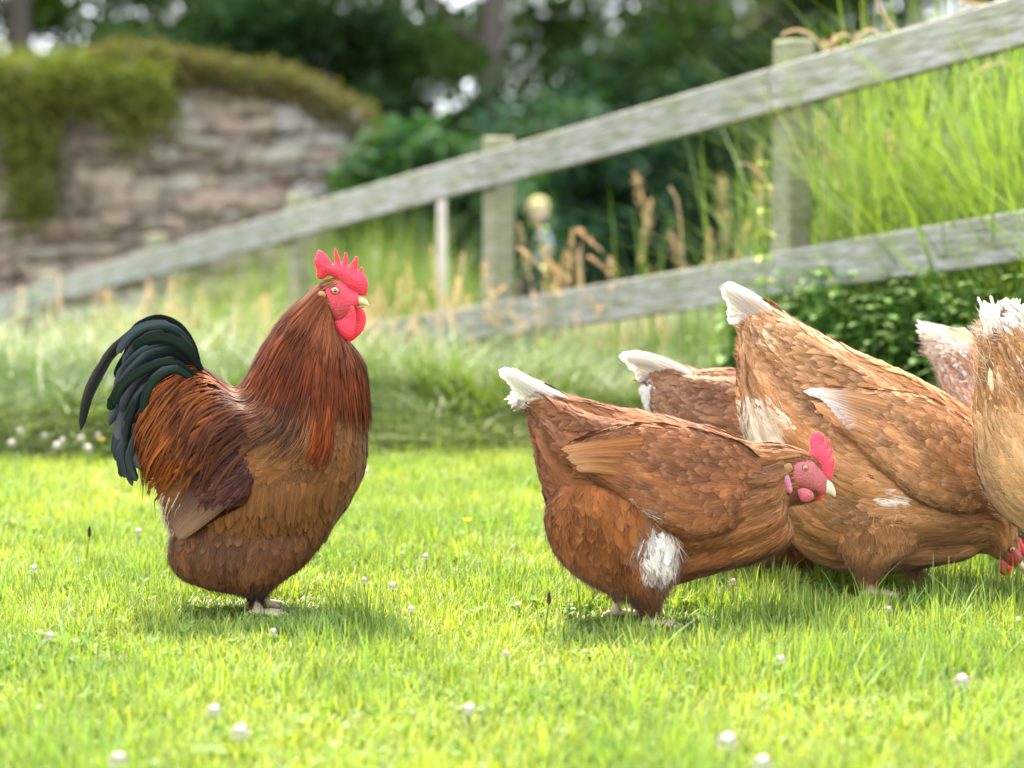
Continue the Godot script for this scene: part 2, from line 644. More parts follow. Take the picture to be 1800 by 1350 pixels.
func make_rooster() -> void:
	put_bird("tall rooster with dark red hackle, red comb and black green tail", "rooster", 455, 1082)
	shade = 0.72
	var body := loft([
		[618, 510, 621, 538, .009], [602, 494, 611, 556, .0165], [582, 491, 598, 570, .021], [563, 502, 592, 588, .026], [537, 526, 607, 604, .035], [506, 557, 628, 628, .05],
		[474, 600, 639, 662, .068], [449, 648, 644, 708, .085], [430, 682, 645, 762, .098], [406, 690, 638, 830, .104], [376, 672, 602, 900, .106], [350, 655, 548, 962, .104],
		[322, 652, 480, 1000, .098], [290, 668, 400, 1005, .09], [262, 695, 335, 980, .072], [250, 725, 300, 925, .042], [258, 770, 285, 862, .012]], 0.95).crease(.004, 4.0, 3.0, 5)
	var thighs := []
	for s in [1.0, -1.0]:
		thighs.append(loft([[372, 835, 505, 865, .02, .018, .010], [326, 892, 548, 914, .034, .040, .022], [302, 942, 566, 938, .046, .050, .036], [298, 984, 558, 962, .050, .052, .042], [312, 1008, 530, 996, .047, .052, .050], [344, 1024, 502, 1014, .042, .050, .050], [396, 1031, 482, 1029, .028, .047, .047], [424, 1038, 470, 1038, .015, .045, .045], [433, 1044, 464, 1044, .010, .045, .045]], 1.0, s))
	body_mesh([body] + thighs, func(q: Vector2): return Color(0.06, 0.02, 0.01) if q.y < 740 else Color(0.10, 0.04, 0.013))
	for s in [1.0, -1.0]:
		leg(448, 1032, 454, 1080, 0.046 * s)
	# breast, belly and thighs
	var b := Buf.new()
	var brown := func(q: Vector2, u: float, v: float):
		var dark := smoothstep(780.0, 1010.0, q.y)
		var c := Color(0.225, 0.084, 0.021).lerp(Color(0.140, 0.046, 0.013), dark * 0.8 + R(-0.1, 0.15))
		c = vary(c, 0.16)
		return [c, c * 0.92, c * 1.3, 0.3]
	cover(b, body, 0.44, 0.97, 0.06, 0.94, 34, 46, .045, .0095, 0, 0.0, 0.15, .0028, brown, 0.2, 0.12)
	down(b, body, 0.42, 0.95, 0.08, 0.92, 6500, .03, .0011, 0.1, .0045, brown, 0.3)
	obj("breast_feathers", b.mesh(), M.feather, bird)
	b = Buf.new()
	for t in thighs:
		var near: bool = t == thighs[0]
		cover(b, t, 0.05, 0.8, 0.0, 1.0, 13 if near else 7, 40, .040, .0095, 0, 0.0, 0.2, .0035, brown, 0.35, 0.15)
		down(b, t, 0.1, 0.97, 0.0, 1.0, 4200 if near else 500, .03, .0013, 0.2, .009, func(q, u, v):
			if q.y < 1025:
				return brown.call(q, u, v)
			var c := vary(Color(0.12, 0.040, 0.014), 0.3)
			return [c, c, c, 0.0], 0.7)
	# flank feathers that hang from the breast over the thighs
	cover(b, body, 0.46, 0.86, 0.16, 0.48, 40, 40, .060, .0085, 0, 0.8, 0.95, .013, func(q, u, v):
		return brown.call(q, u, v) if q.y > 845 and q.y < 945 and q.x > 375 and q.x < 592 else [], 0.25, 0.15, 7, .004)
	cover(b, body, 0.46, 0.86, 0.52, 0.84, 30, 24, .060, .0085, 0, 0.8, 0.95, .013, func(q, u, v):
		return brown.call(q, u, v) if q.y > 845 and q.y < 945 and q.x > 375 and q.x < 592 else [], 0.25, 0.15, 7, .004)
	down(b, body, 0.46, 0.86, 0.16, 0.48, 5000, .045, .0013, 0.85, .016, func(q, u, v):
		return brown.call(q, u, v) if q.y > 850 and q.y < 950 and q.x > 375 and q.x < 592 else [], 0.4)
	obj("thigh_feathers", b.mesh(), M.feather, bird)
	b = Buf.new()
	down(b, body, 0.82, 0.99, 0.25, 0.75, 900, .045, .0014, 0.75, .012, func(q, u, v):
		var c := vary(Color(0.62, 0.46, 0.28) if q.x < 330 else Color(0.3, 0.16, 0.07), 0.25)
		return [c, c, c, 0.0])
	obj("vent_fluff", b.mesh(), M.down, bird)
	# wings
	for s in [1.0, -1.0]:
		var w := loft([[492, 746, 484, 815, .006, .040, .055], [455, 738, 455, 846, .015, .058, .085], [414, 742, 428, 884, .019, .074, .103], [378, 768, 402, 896, .018, .076, .102], [346, 812, 374, 908, .015, .074, .098], [322, 860, 345, 926, .010, .070, .090], [302, 915, 312, 946, .004, .066, .078]], 1.0, s)
		b = Buf.new()
		w.into(b, func(p): return Color(0.045, 0.016, 0.012))
		cover(b, w, 0.02, 0.5, -0.1, 0.6, 13, 26, .034, .005, 1, 0.1, 0.2, .005, func(q, u, v):
			var c := vary(Color(0.055, 0.016, 0.012), 0.4)
			return [c, vary(Color(0.13, 0.05, 0.035), 0.3), c * 1.6, 0.2], 0.2, 0.0)
		cover(b, w, 0.36, 0.72, -0.05, 0.6, 8, 16, .05, .011, 0, 0.1, 0.2, .005, func(q, u, v):
			var c := vary(Color(0.10, 0.032, 0.018), 0.3)
			return [c, c * 0.75, c * 1.3, 0.15], 0.1, 0.05)
		var wing := obj("wing", b.mesh(), M.gloss, bird)
		for i in 9:
			var k := i / 8.0
			var q2 := Buf.new()
			var c2 := vary(Color(0.26, 0.14, 0.06), 0.15).lerp(Color(0.13, 0.05, 0.025), 1.0 - k * 0.7)
			quill_into(q2, [[lerpf(352, 408, k), lerpf(810, 872, k), s * (.098 + .002 * i)], [lerpf(325, 372, k), lerpf(868, 902, k), s * (.094 + .0022 * i)], [lerpf(298, 312, k), lerpf(925, 948, k), s * (.078 + .0025 * i)]], 8.5, -0.15 * s, c2 * Color(0.30, 0.22, 0.22), c2 * Color(0.24, 0.18, 0.18), c2 * 0.85, 0.85, 3, 0.03, 10)
			obj("flight_feather", q2.mesh(), M.feather, wing)
	# saddle
	b = Buf.new()
	var saddle := func(q: Vector2, u: float, v: float):
		var o := R(0.0, 1.0)
		var c := vary(Color(0.46, 0.125, 0.017).lerp(Color(0.28, 0.058, 0.011), o), 0.25)
		if q.x < 270:
			return []
		if q.x > 395:
			c = vary(Color(0.16, 0.045, 0.018), 0.4)
		return [c, c * 0.6, c * 0.6, 0.6, 0.0, 0.75 if q.x > 380 else 1.0]
	cover(b, body, 0.55, 0.92, -0.10, 0.18, 18, 46, .165, .0030, 1, 0.10, 0.85, .020, saddle, 0.12, 0.0, 9, .006)
	cover(b, body, 0.64, 0.95, 0.06, 0.23, 11, 20, .135, .0030, 1, 0.22, 0.9, .020, saddle, 0.14, 0.0, 8, .014)
	cover(b, body, 0.66, 0.88, 0.76, 0.92, 8, 12, .10, .004, 1, 0.25, 0.9, .012, saddle, 0.10, 0.0, 8, .006)
	obj("saddle_feathers", b.mesh(), M.gloss, bird)
	# hackle
	b = Buf.new()
	var hackle := func(q: Vector2, u: float, v: float):
		var c := vary(Color(0.150, 0.026, 0.005), 0.5)
		var e := vary(Color(0.27, 0.060, 0.011), 0.35)
		var l := 1.0
		if u < 0.26:
			l = 0.75
			e = vary(Color(0.32, 0.10, 0.03), 0.3)
		if u > 0.40 and q.x < 560:
			c = vary(Color(0.016, 0.016, 0.018), 0.3) if rng.randf() < 0.85 else c
			e = vary(Color(0.42, 0.15, 0.05), 0.3)
		if u > 0.36 and q.x > 590:
			return []
		return [c, e, c * 0.7, 0.25, 0.0, l]
	cover(b, body, 0.18, 0.475, 0.0, 1.0, 32, 112, .105, .0024, 1, 0.0, 0.2, .009, hackle, 0.05, 0.0, 8, .004)
	cover(b, body, 0.10, 0.20, 0.0, 1.0, 6, 40, .05, .0018, 1, 0.0, 0.05, .003, func(q, u, v):
		if q.y > 520 + (590 - q.x) * 0.9 and q.x > 566:
			return []
		var c := vary(Color(0.12, 0.035, 0.013), 0.4)
		return [c, c * 2.0, c, 0.2], 0.12, 0.0, 5, .001)
	cover(b, body, 0.05, 0.12, -0.12, 0.12, 7, 14, .026, .0013, 1, 0.0, 0.0, .004, func(q, u, v):
		var c := vary(Color(0.30, 0.10, 0.03), 0.4)
		return [c, c, c, 0.0], 0.2, 0.0, 4, .0015)
	obj("hackle_feathers", b.mesh(), M.gloss, bird)
	# tail: dark inner feathers first, then the arching sickles
	var k0 := Color(0.010, 0.011, 0.014)
	var green := Color(0.008, 0.026, 0.023)
	var blue := Color(0.010, 0.011, 0.019)
	var grey := Color(0.07, 0.062, 0.055)
	var arcs := [
		[[352, 654], [334, 600], [288, 566], [243, 575], [214, 606]],
		[[351, 660], [314, 606], [260, 604], [222, 646], [208, 688]],
		[[348, 668], [302, 636], [250, 662], [213, 710], [195, 745]],
		[[344, 676], [294, 670], [247, 712], [214, 768], [205, 812]],
		[[340, 684], [292, 702], [251, 750], [228, 806], [241, 850]]]
	for layer in 3:       # far side, middle, near side
		for i in 17:
			var k := (i + R(-0.35, 0.35)) / 16.0 * 3.98 if i > 0 else 0.0
			k = clampf(k, 0.0, 3.98)
			var j := int(k)
			var line := []
			var z: float = [-.045, .0, .05][layer] + R(-.012, .012)
			var far := R(0.86, 1.06)
			for n in 5:
				var x: float = lerpf(arcs[j][n][0], arcs[j + 1][n][0], k - j)
				var y: float = lerpf(arcs[j][n][1], arcs[j + 1][n][1], k - j)
				var t := n / 4.0
				x = lerpf(348.0, x, lerpf(1.0, far, t)) + R(-4, 4) * t
				y = lerpf(664.0, y, lerpf(1.0, far, t)) + R(-4, 4) * t
				line.append([x, y, z * sin(minf(t * 2.2, 1.57)) + R(-.004, .004)])
			var c := k0.lerp([green, blue, k0][rng.randi() % 3], R(0.3, 1.0))
			quill("tail_feather", line, R(6.5, 10.5), R(-0.2, 0.7), c, c * R(0.6, 1.2), grey * 0.6 if i % 5 == 0 else c * 0.6, 0.35, 3, M.sickle, 0.12, 22)
	for f in [
		[[[352, 656, -.01], [338, 606, -.015], [312, 571, -.02], [276, 560, -.02], [246, 572, -.02], [226, 592, -.02]], 10, 0.9, blue, Color(0.06, 0.035, 0.02)],
		[[[352, 655, .02], [330, 608, .032], [296, 584, .036], [255, 582, .036], [222, 597, .036], [196, 622, .034], [172, 660, .03], [154, 702, .03], [142, 758, .03]], 10.5, 0.5, k0, grey],
		[[[354, 652, .04], [328, 616, .058], [298, 598, .062], [262, 598, .06], [234, 616, .05]], 12, 0.45, green, k0],
		[[[352, 668, .05], [306, 640, .07], [262, 646, .074], [222, 672, .068], [200, 702, .06], [194, 722, .05]], 9.5, 0.35, green, k0],
		[[[350, 676, .055], [310, 650, .074], [278, 660, .078], [258, 690, .072], [250, 730, .06]], 8, 0.15, green, k0],
	]:
		quill("tail_feather", f[0], f[1], f[2], f[3], f[4], f[3] * 0.7, 0.3, 3, M.sickle, 0.10, 24)
	# head
	b = Buf.new()
	var red := Color(0.50, 0.026, 0.045)
	loft([[564, 503, 571, 536, .016], [575, 497, 580, 560, .0235], [590, 493, 597, 574, .0245], [603, 495, 612, 562, .023], [616, 506, 622, 547, .0165], [630, 514, 632, 540, .009]], 0.9).into(b, func(p):
		
		var q := px_of(p)
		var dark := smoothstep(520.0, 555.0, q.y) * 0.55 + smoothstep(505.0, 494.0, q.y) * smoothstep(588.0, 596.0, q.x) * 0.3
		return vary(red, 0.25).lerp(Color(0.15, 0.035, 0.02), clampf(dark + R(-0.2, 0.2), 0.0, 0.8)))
	obj("face", b.mesh(), M.skin, bird)
	b = Buf.new()
	organ(b, outline([620, 720, 560, 560, 470, 520, 430, 550, 385, 558, 345, 520, 350, 470, 335, 420, 315, 350, 335, 325, 345, 280, 372, 242, 430, 275, 480, 330, 526, 394, 540, 380, 543, 330, 534, 228, 545, 214, 565, 250, 592, 320, 606, 385, 622, 375, 640, 320, 650, 266, 664, 262, 680, 310, 686, 350, 683, 405, 700, 408, 740, 355, 775, 308, 793, 315, 793, 390, 785, 450, 793, 472, 810, 455, 828, 420, 846, 435, 852, 490, 880, 530, 902, 595, 897, 670, 872, 735, 800, 732, 700, 700], 0.0, 500, 400, 6.135), .0065, red, .0026, 0.0009)
	obj("comb", b.mesh(), M.skin, bird)
	for w in [[[655, 850, 668, 815, 700, 805, 745, 850, 768, 915, 772, 1000, 766, 1080, 745, 1165, 700, 1212, 630, 1205, 570, 1150, 525, 1065, 510, 985, 530, 930, 590, 900, 640, 890], .014, .0045], [[690, 830, 770, 835, 820, 850, 858, 900, 880, 960, 872, 1050, 845, 1115, 790, 1175, 730, 1222, 690, 1228, 690, 1120], -.012, .004]]:
		b = Buf.new()
		organ(b, outline(w[0], w[1], 500, 400, 6.135), w[2], red * Color(1.1, 0.9, 0.9), .003, 0.0008)
		obj("wattle", b.mesh(), M.skin, bird)
	for s in [1.0, -1.0]:
		b = Buf.new()
		organ(b, outline([352, 770, 385, 757, 425, 762, 448, 800, 470, 880, 492, 940, 500, 985, 480, 975, 455, 920, 430, 890, 385, 880, 352, 840, 342, 800], .0225 * s, 500, 400, 6.135), .004, red * Color(0.9, 1.2, 1.3), .0028, 0.0006)
		obj("ear_lobe", b.mesh(), M.skin, bird)
		b = Buf.new()
		organ(b, outline([362, 705, 385, 685, 425, 690, 445, 715, 440, 745, 405, 750, 370, 735], .024 * s, 500, 400, 6.135), .005, Color(0.45, 0.25, 0.09), .0022)
		obj("ear_tuft", b.mesh(), M.feather, bird)
		eyeball(lp(589, 511, 0.0195 * s), Vector3(0.12, 0.05, s), .0076, Color(0.55, 0.19, 0.02))
	b = Buf.new()
	var horn := func(p): return Color(0.48, 0.27, 0.05).lerp(Color(0.58, 0.40, 0.18), smoothstep(615.0, 645.0, px_of(p).x))
	loft([[610, 519, 612, 535, .0115], [622, 519, 624, 536, .0105], [633, 521, 635, 536, .0078], [641, 525, 643, 537, .005], [646, 530, 647.5, 538.5, .0022], [647.5, 536, 648, 539.5, .0008]]).into(b, horn)
	loft([[612, 535, 614, 541, .009], [624, 536.5, 625, 542, .0078], [634, 537, 635, 541.5, .005], [640, 538, 640.5, 540.5, .002]]).into(b, func(p): return Color(0.36, 0.2, 0.06))
	obj("beak", b.mesh(), M.horn, bird)

func make_hen(h: Dictionary) -> void:
	put_bird(h.label, "hen", h.foot[0], h.foot[1], "hens gathered on the right of the lawn", h.get("depth", 0.0))
	var pal: Callable = h.paint
	shade = h.get("shade", 0.9)
	var body := loft(h.body, 0.95).crease(.016, 3.2, 3.0, int(h.foot[0]))
	var lofts := [body]
	var thighs := []
	for s in [1.0, -1.0]:
		if h.has("thigh"):
			thighs.append(loft(h.thigh if s > 0 else h.get("far_thigh", h.thigh), 1.0, s))
	var base: Color = h.base
	body_mesh(lofts + thighs, func(q: Vector2): return base * 0.5)
	var b := Buf.new()
	var tl: float = h.get("bare", 0.87)
	cover(b, body, 0.42, tl, 0.0, 1.0, 36, 68, .055, .0072, 0, 0.0, 0.22, .0030, pal, 0.25, 0.2)
	down(b, body, 0.30, tl - 0.02, -0.12, 0.56, 15000, .038, .0012, 0.1, .0050, pal, 0.28)
	down(b, body, 0.30, tl - 0.02, 0.56, 0.88, 2500, .038, .0012, 0.1, .0050, pal, 0.28)
	cover(b, body, 0.62, tl - 0.06, -0.22, 0.22, 13, 30, .060, .007, 0, 0.05, 0.5, .006, pal, 0.25, 0.14, 6)
	obj("body_feathers", b.mesh(), M.feather, bird)
	b = Buf.new()
	cover(b, body, 0.12, 0.46, 0.0, 1.0, 20, 50, .05, .0042, 1, 0.0, 0.1, .004, h.get("neck", pal), 0.12, 0.0, 6, .002)
	cover(b, body, 0.04, 0.2, 0.0, 1.0, 9, 30, .018, .0019, 1, 0.0, 0.0, .0025, pal, 0.2, 0.0, 4)
	obj("hackle_feathers", b.mesh(), M.feather, bird)
	b = Buf.new()
	down(b, body, 0.66, 0.99, 0.18, 0.82, int(1500 * h.get("fluff", 1.0)), .034, .0010, 0.35, .010, pal, 0.5)
	obj("rear_fluff", b.mesh(), M.down, bird)
	if thighs:
		b = Buf.new()
		for t in thighs:
			cover(b, t, 0.03, 0.85, 0.0, 1.0, 15, 40, .042, .0095, 0, 0.0, 0.1, .0035, pal, 0.3, 0.15)
			down(b, t, 0.03, 0.97, 0.0, 1.0, 5200, .03, .0014, 0.1, .010, pal, 0.8)
		obj("thigh_feathers", b.mesh(), M.down, bird)
	if h.has("wing"):
		for s in [1.0, -1.0]:
			var w := loft(h.wing, 1.0, s)
			b = Buf.new()
			w.into(b, func(p): return base * 0.5)
			cover(b, w, 0.02, 0.55, -0.1, 0.6, 12, 24, .042, .010, 0, 0.05, 0.1, .003, pal, 0.2, 0.1)
			cover(b, w, 0.4, 0.8, -0.05, 0.6, 6, 16, .065, .011, 0, 0.02, 0.05, .003, pal, 0.12, 0.07, 6)
			if s > 0:
				down(b, w, 0.0, 0.8, -0.05, 0.55, 4500, .036, .0011, 0.05, .0045, pal, 0.25)
			var wing := obj("wing", b.mesh(), M.feather, bird)
			for f in h.get("flight", []):
				var q := Buf.new()
				var line := []
				for k in f[0]:
					line.append([k[0], k[1], k[2] * s])
				quill_into(q, line, f[1], -0.2 * s, f[2], f[2] * 0.72, f[3], 0.6, 3, 0.04, 10)
				obj("flight_feather", q.mesh(), M.pale, wing)
	for f in h.get("tail", []):
		quill("tail_feather", f[0], f[1], f[2], f[3], f[4], f[5], 0.75, 3, M.pale, f[6] if f.size() > 6 else 0.05, 12)
	for l in h.get("legs", []):
		leg(l[0], l[1], l[2], l[3], l[4])
	if h.has("head"):
		var e: Dictionary = h.head
		b = Buf.new()
		loft(e.face, 0.9).into(b, func(p): return vary(e.skin, 0.15).lerp(Color(0.22, 0.09, 0.05), clampf(R(-0.3, 0.75), 0.0, 0.7)))
		obj("face", b.mesh(), M.skin, bird)
		b = Buf.new()
		organ(b, outline(e.comb, 0.0), .0055, e.red, .003, 0.001)
		obj("comb", b.mesh(), M.skin, bird)
		for s in [1.0, -1.0]:
			if e.has("wattle"):
				b = Buf.new()
				organ(b, outline(e.wattle if s > 0 else e.far_wattle, .021 * s), .004, e.skin if s > 0 else e.red * Color(1.4, 0.6, 0.3), .003)
				obj("wattle", b.mesh(), M.skin, bird)
			if e.has("lobe"):
				b = Buf.new()
				organ(b, outline(e.lobe, .027 * s), .003, Color(0.45, 0.13, 0.20), .003)
				obj("ear_lobe", b.mesh(), M.skin, bird)
				b = Buf.new()
				organ(b, outline(e.tuft, .027 * s), .004, Color(0.34, 0.17, 0.06), .003)
				obj("ear_tuft", b.mesh(), M.feather, bird)
			eyeball(lp(e.eye[0], e.eye[1], 0.0206 * s), Vector3(0.1, 0.05, s), .0062, Color(0.40, 0.16, 0.03))
		b = Buf.new()
		loft(e.beak).into(b, func(p): return Color(0.55, 0.42, 0.27))
		obj("beak", b.mesh(), M.horn, bird)
	if h.has("yaw"):
		bird.rotation.y = h.yaw

func make_hens() -> void:
	var white := Color(0.80, 0.74, 0.66)
	var cream := Color(0.72, 0.56, 0.38)
	# 1: the hen in front, head turned low to the right
	var chestnut := func(q: Vector2, u: float, v: float):
		var c := Color(0.36, 0.120, 0.030).lerp(Color(0.20, 0.058, 0.018), R(0.25, 0.65))
		c = vary(c, 0.12)
		var w := fade(q, 1160, 962, 38, 50)
		if w > 0.0:
			c = c.lerp(vary(white, 0.12), w)
		elif q.x < 985 and q.y < 712 + (985 - q.x) * 0.1 and q.y < 740:
			c = vary(cream, 0.2)
		return [c, c * 0.95, c.lerp(Color(0.52, 0.26, 0.11), R(0.0, 0.4)), 0.3]
	var speckled := func(q: Vector2, u: float, v: float):
		if q.x > 1388 and q.y > 802:
			return []
		var c := vary(Color(0.46, 0.18, 0.048).lerp(Color(0.30, 0.10, 0.03), R(0.2, 0.8)), 0.2)
		var t := c * 1.15
		var w := 0.2
		if q.x > 1215 and q.x < 1350 and q.y > 735 and q.y < 860 and rng.randf() < 0.30:
			t = Color(0.72, 0.58, 0.44)
			w = 0.4
		if q.y < 815 and q.x > 1290:
			c = vary(Color(0.38, 0.145, 0.042), 0.2)
		return [c, c * 0.75, t, w]
	var flights := []
	for i in 10:
		var k := i / 9.0
		flights.append([[[1130 - 10 * k, 772 + 66 * k, .100 + .0014 * i], [1056, 780 + 46 * k, .102 + .0014 * i], [986 + 30 * k + R(-5, 5), 790 + 34 * k, .094 + .0012 * i]], 6.0, vary(Color(0.32, 0.112, 0.03), 0.35), Color(0.45, 0.2, 0.08)])
	var tail1 := []
	for i in 14:
		var k := i / 13.0
		var z := (.036 - .0018 * i) if i % 2 else (-.034 + .0018 * i)
		tail1.append([[[1015, 716 + 14 * k, z * 0.6], [940 + 8 * k, 678 + 30 * k, z], [878 + 26 * k + R(-3, 12), 650 + 62 * k - 12 * sin(k * PI), z * 1.2]], R(10.5, 13.0), 0.25 if i % 2 else -0.25, vary(white, 0.08).lerp(cream, R(0.1, 0.6)), white * 0.86, white])
	make_hen({
		"label": "chestnut hen in front, with white thigh patch and bowed red combed head", "foot": [1120, 1100], "base": Color(0.30, 0.10, 0.03), "shade": 0.76, "paint": chestnut, "neck": speckled,
		"body": [[1450, 838, 1446, 866, .009], [1438, 812, 1432, 880, .016], [1418, 796, 1408, 886, .0195], [1394, 788, 1388, 890, .0235], [1364, 786, 1380, 905, .03], [1330, 786, 1391, 928, .047], [1292, 772, 1388, 948, .068], [1245, 754, 1356, 972, .088],
			[1188, 742, 1290, 996, .102], [1120, 730, 1212, 1014, .106], [1062, 716, 1130, 1026, .103], [1012, 704, 1060, 1010, .094], [978, 694, 1005, 958, .08], [955, 684, 962, 870, .064], [940, 686, 948, 800, .034], [930, 690, 938, 750, .016], [926, 696, 930, 716, .006]],
		"thigh": [[990, 850, 1150, 862, .028, .070, .070], [962, 895, 1196, 890, .046, .076, .076], [966, 950, 1212, 935, .052, .076, .074], [998, 996, 1204, 982, .05, .068, .068], [1052, 1030, 1184, 1016, .04, .058, .058], [1098, 1050, 1168, 1042, .025, .052, .052], [1122, 1066, 1156, 1064, .012, .05, .05]],
		"far_thigh": [[985, 855, 1150, 840, .03, .058, .062], [965, 900, 1160, 885, .04, .06, .06], [975, 955, 1150, 935, .04, .058, .058], [1000, 1000, 1140, 985, .038, .056, .056], [1044, 1020, 1125, 1008, .03, .052, .052], [1072, 1034, 1112, 1030, .016, .05, .05], [1080, 1042, 1104, 1040, .01, .05, .05]],
		"wing": [[1335, 806, 1340, 890, .006, .040, .050], [1280, 774, 1290, 926, .018, .058, .090], [1190, 752, 1218, 946, .024, .066, .116], [1112, 748, 1140, 910, .022, .070, .114], [1052, 762, 1075, 862, .016, .074, .104], [1000, 786, 1015, 826, .007, .076, .090]],
		"flight": flights, "tail": tail1, "legs": [[1140, 1058, 1146, 1102, .05], [1092, 1030, 1082, 1096, -.05]],
		"head": {"skin": Color(0.42, 0.075, 0.085), "red": Color(0.55, 0.045, 0.075), "face": [[1380, 812, 1382, 858, .018], [1392, 803, 1394, 858, .0246], [1408, 802, 1408, 862, .0252], [1426, 806, 1426, 866, .0232], [1442, 822, 1440, 870, .0185], [1453, 838, 1450, 868, .011]],
			"comb": [1418, 802, 1424, 790, 1423, 772, 1430, 760, 1442, 760, 1449, 768, 1450, 779, 1455, 770, 1459, 776, 1456, 792, 1462, 785, 1464, 792, 1460, 806, 1466, 804, 1467, 814, 1463, 836, 1456, 842, 1440, 828],
			"wattle": [1402, 862, 1416, 858, 1429, 866, 1430, 876, 1420, 882, 1408, 880], "far_wattle": [1428, 868, 1440, 862, 1448, 866, 1445, 876, 1434, 882],
			"lobe": [1374, 832, 1384, 832, 1390, 846, 1393, 864, 1386, 866, 1376, 848], "tuft": [1378, 818, 1388, 814, 1394, 822, 1390, 830, 1380, 832], "eye": [1415, 823],
			"beak": [[1440, 840, 1442, 866, .011], [1452, 842, 1452, 868, .009], [1462, 849, 1460, 870, .006], [1468, 860, 1466, 873, .0028], [1469, 869, 1468, 874, .0008]]}})
	# 2: the pale hen behind, tail up and head down to the grass
	var buff := func(q: Vector2, u: float, v: float):
		var c := Color(0.56, 0.265, 0.100).lerp(Color(0.40, 0.160, 0.052), R(0.25, 0.7))
		c = vary(c, 0.2)
		if q.y > 740 and q.x < 1400:
			c = vary(cream, 0.15)
		elif in_oval(q, 1596, 884, 24, 13):
			c = c.lerp(white, 0.6 * fade(q, 1596, 884, 24, 13))
		elif q.y < 640 and rng.randf() < 0.3:
			c = vary(Color(0.66, 0.38, 0.19), 0.2)
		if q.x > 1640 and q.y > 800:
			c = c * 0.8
		return [c, c * 0.95, c.lerp(Color(0.72, 0.44, 0.24), R(0.0, 0.45)), 0.3]
	flights = []
	for i in 10:
		var k := i / 9.0
		flights.append([[[1560 + 10 * k, 712 + 70 * k, .106 + .0014 * i], [1490 + 14 * k, 695 + 52 * k, .108 + .0014 * i], [1412 + 70 * k, 688 + 66 * k - 20 * sin(k * PI), .100 + .0014 * i]], 8.0, vary(Color(0.52, 0.25, 0.10), 0.25), white if i != 3 else cream])
	var tail2 := []
	for i in 14:
		var k := i / 13.0
		var z := (.036 - .0018 * i) if i % 2 else (-.034 + .0018 * i)
		tail2.append([[[1372 - 10 * k, 560 + 40 * k, z * 0.6], [1318 - 4 * k, 522 + 40 * k, z], [1264 + 14 * k + R(-3, 12), 500 + 62 * k - 10 * sin(k * PI), z * 1.2]], R(10.5, 13.0), 0.25 if i % 2 else -0.25, white.lerp(Color(0.6, 0.32, 0.14), R(0.0, 0.5)), white * 0.82, white])
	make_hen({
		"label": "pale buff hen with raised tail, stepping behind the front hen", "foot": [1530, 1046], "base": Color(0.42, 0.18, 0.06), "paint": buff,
		"body": [[1798, 978, 1788, 998, .009], [1790, 955, 1768, 990, .017], [1786, 930, 1750, 980, .022], [1790, 892, 1735, 972, .03], [1794, 850, 1715, 968, .045], [1785, 808, 1690, 976, .065], [1758, 770, 1650, 986, .086], [1712, 732, 1590, 996, .10],
			[1650, 695, 1530, 1000, .108], [1580, 660, 1470, 992, .11], [1512, 628, 1415, 968, .106], [1452, 598, 1370, 920, .098], [1402, 570, 1335, 852, .088], [1366, 549, 1314, 775, .072], [1338, 535, 1304, 700, .04], [1322, 536, 1300, 620, .018], [1314, 546, 1304, 576, .006]],
		"thigh": [[1480, 835, 1630, 835, .02, .040, .045], [1450, 890, 1640, 890, .04, .062, .062], [1458, 930, 1626, 930, .044, .062, .062], [1476, 965, 1606, 962, .04, .06, .06], [1488, 982, 1575, 980, .032, .058, .058], [1500, 996, 1556, 994, .02, .056, .056], [1510, 1006, 1544, 1005, .012, .055, .055]],
		"far_thigh": [[1540, 850, 1680, 850, .03, .058, .062], [1530, 890, 1680, 890, .04, .062, .062], [1540, 930, 1670, 930, .04, .062, .062], [1560, 965, 1660, 962, .034, .06, .06], [1580, 985, 1645, 985, .024, .058, .058], [1596, 998, 1636, 998, .014, .056, .056], [1606, 1006, 1632, 1006, .01, .055, .055]],
		"wing": [[1762, 800, 1745, 890, .006, .040, .060], [1712, 752, 1692, 900, .018, .056, .096], [1640, 706, 1618, 880, .024, .062, .118], [1572, 690, 1560, 832, .022, .074, .116], [1500, 684, 1500, 778, .015, .084, .110], [1440, 684, 1446, 730, .007, .088, .100]],
		"flight": flights, "tail": tail2, "legs": [[1525, 996, 1530, 1050, .055], [1618, 1000, 1640, 1026, -.055]],
		"head": {"skin": Color(0.40, 0.03, 0.03), "red": Color(0.45, 0.02, 0.02), "face": [[1776, 945, 1754, 968, .014], [1782, 952, 1762, 982, .021], [1788, 960, 1772, 992, .021], [1796, 972, 1784, 998, .014]],
			"comb": [1780, 950, 1766, 940, 1754, 944, 1760, 952, 1752, 958, 1764, 964, 1790, 975, 1806, 985, 1806, 970, 1798, 955, 1792, 945], "wattle": [1756, 984, 1768, 988, 1776, 1000, 1766, 1012, 1756, 1004], "far_wattle": [1762, 984, 1772, 988, 1780, 1000, 1770, 1012, 1760, 1004], "eye": [1778, 966],
			"beak": [[1790, 980, 1784, 996, .010], [1798, 988, 1792, 1002, .008], [1806, 1000, 1800, 1010, .004], [1810, 1010, 1806, 1015, .001]]}})
	# 3: the brown hen further back
	var umber := func(q: Vector2, u: float, v: float):
		var c := vary(Color(0.30, 0.115, 0.040).lerp(Color(0.20, 0.066, 0.024), R(0.2, 0.8)), 0.25)
		var e := c.lerp(Color(0.55, 0.29, 0.14), 0.5)
		if q.x < 1165 and q.y > 680 and rng.randf() < 0.7:
			c = vary(cream, 0.15)
			e = white
		return [c, e * 0.7, e, 0.3]
	var tail3 := []
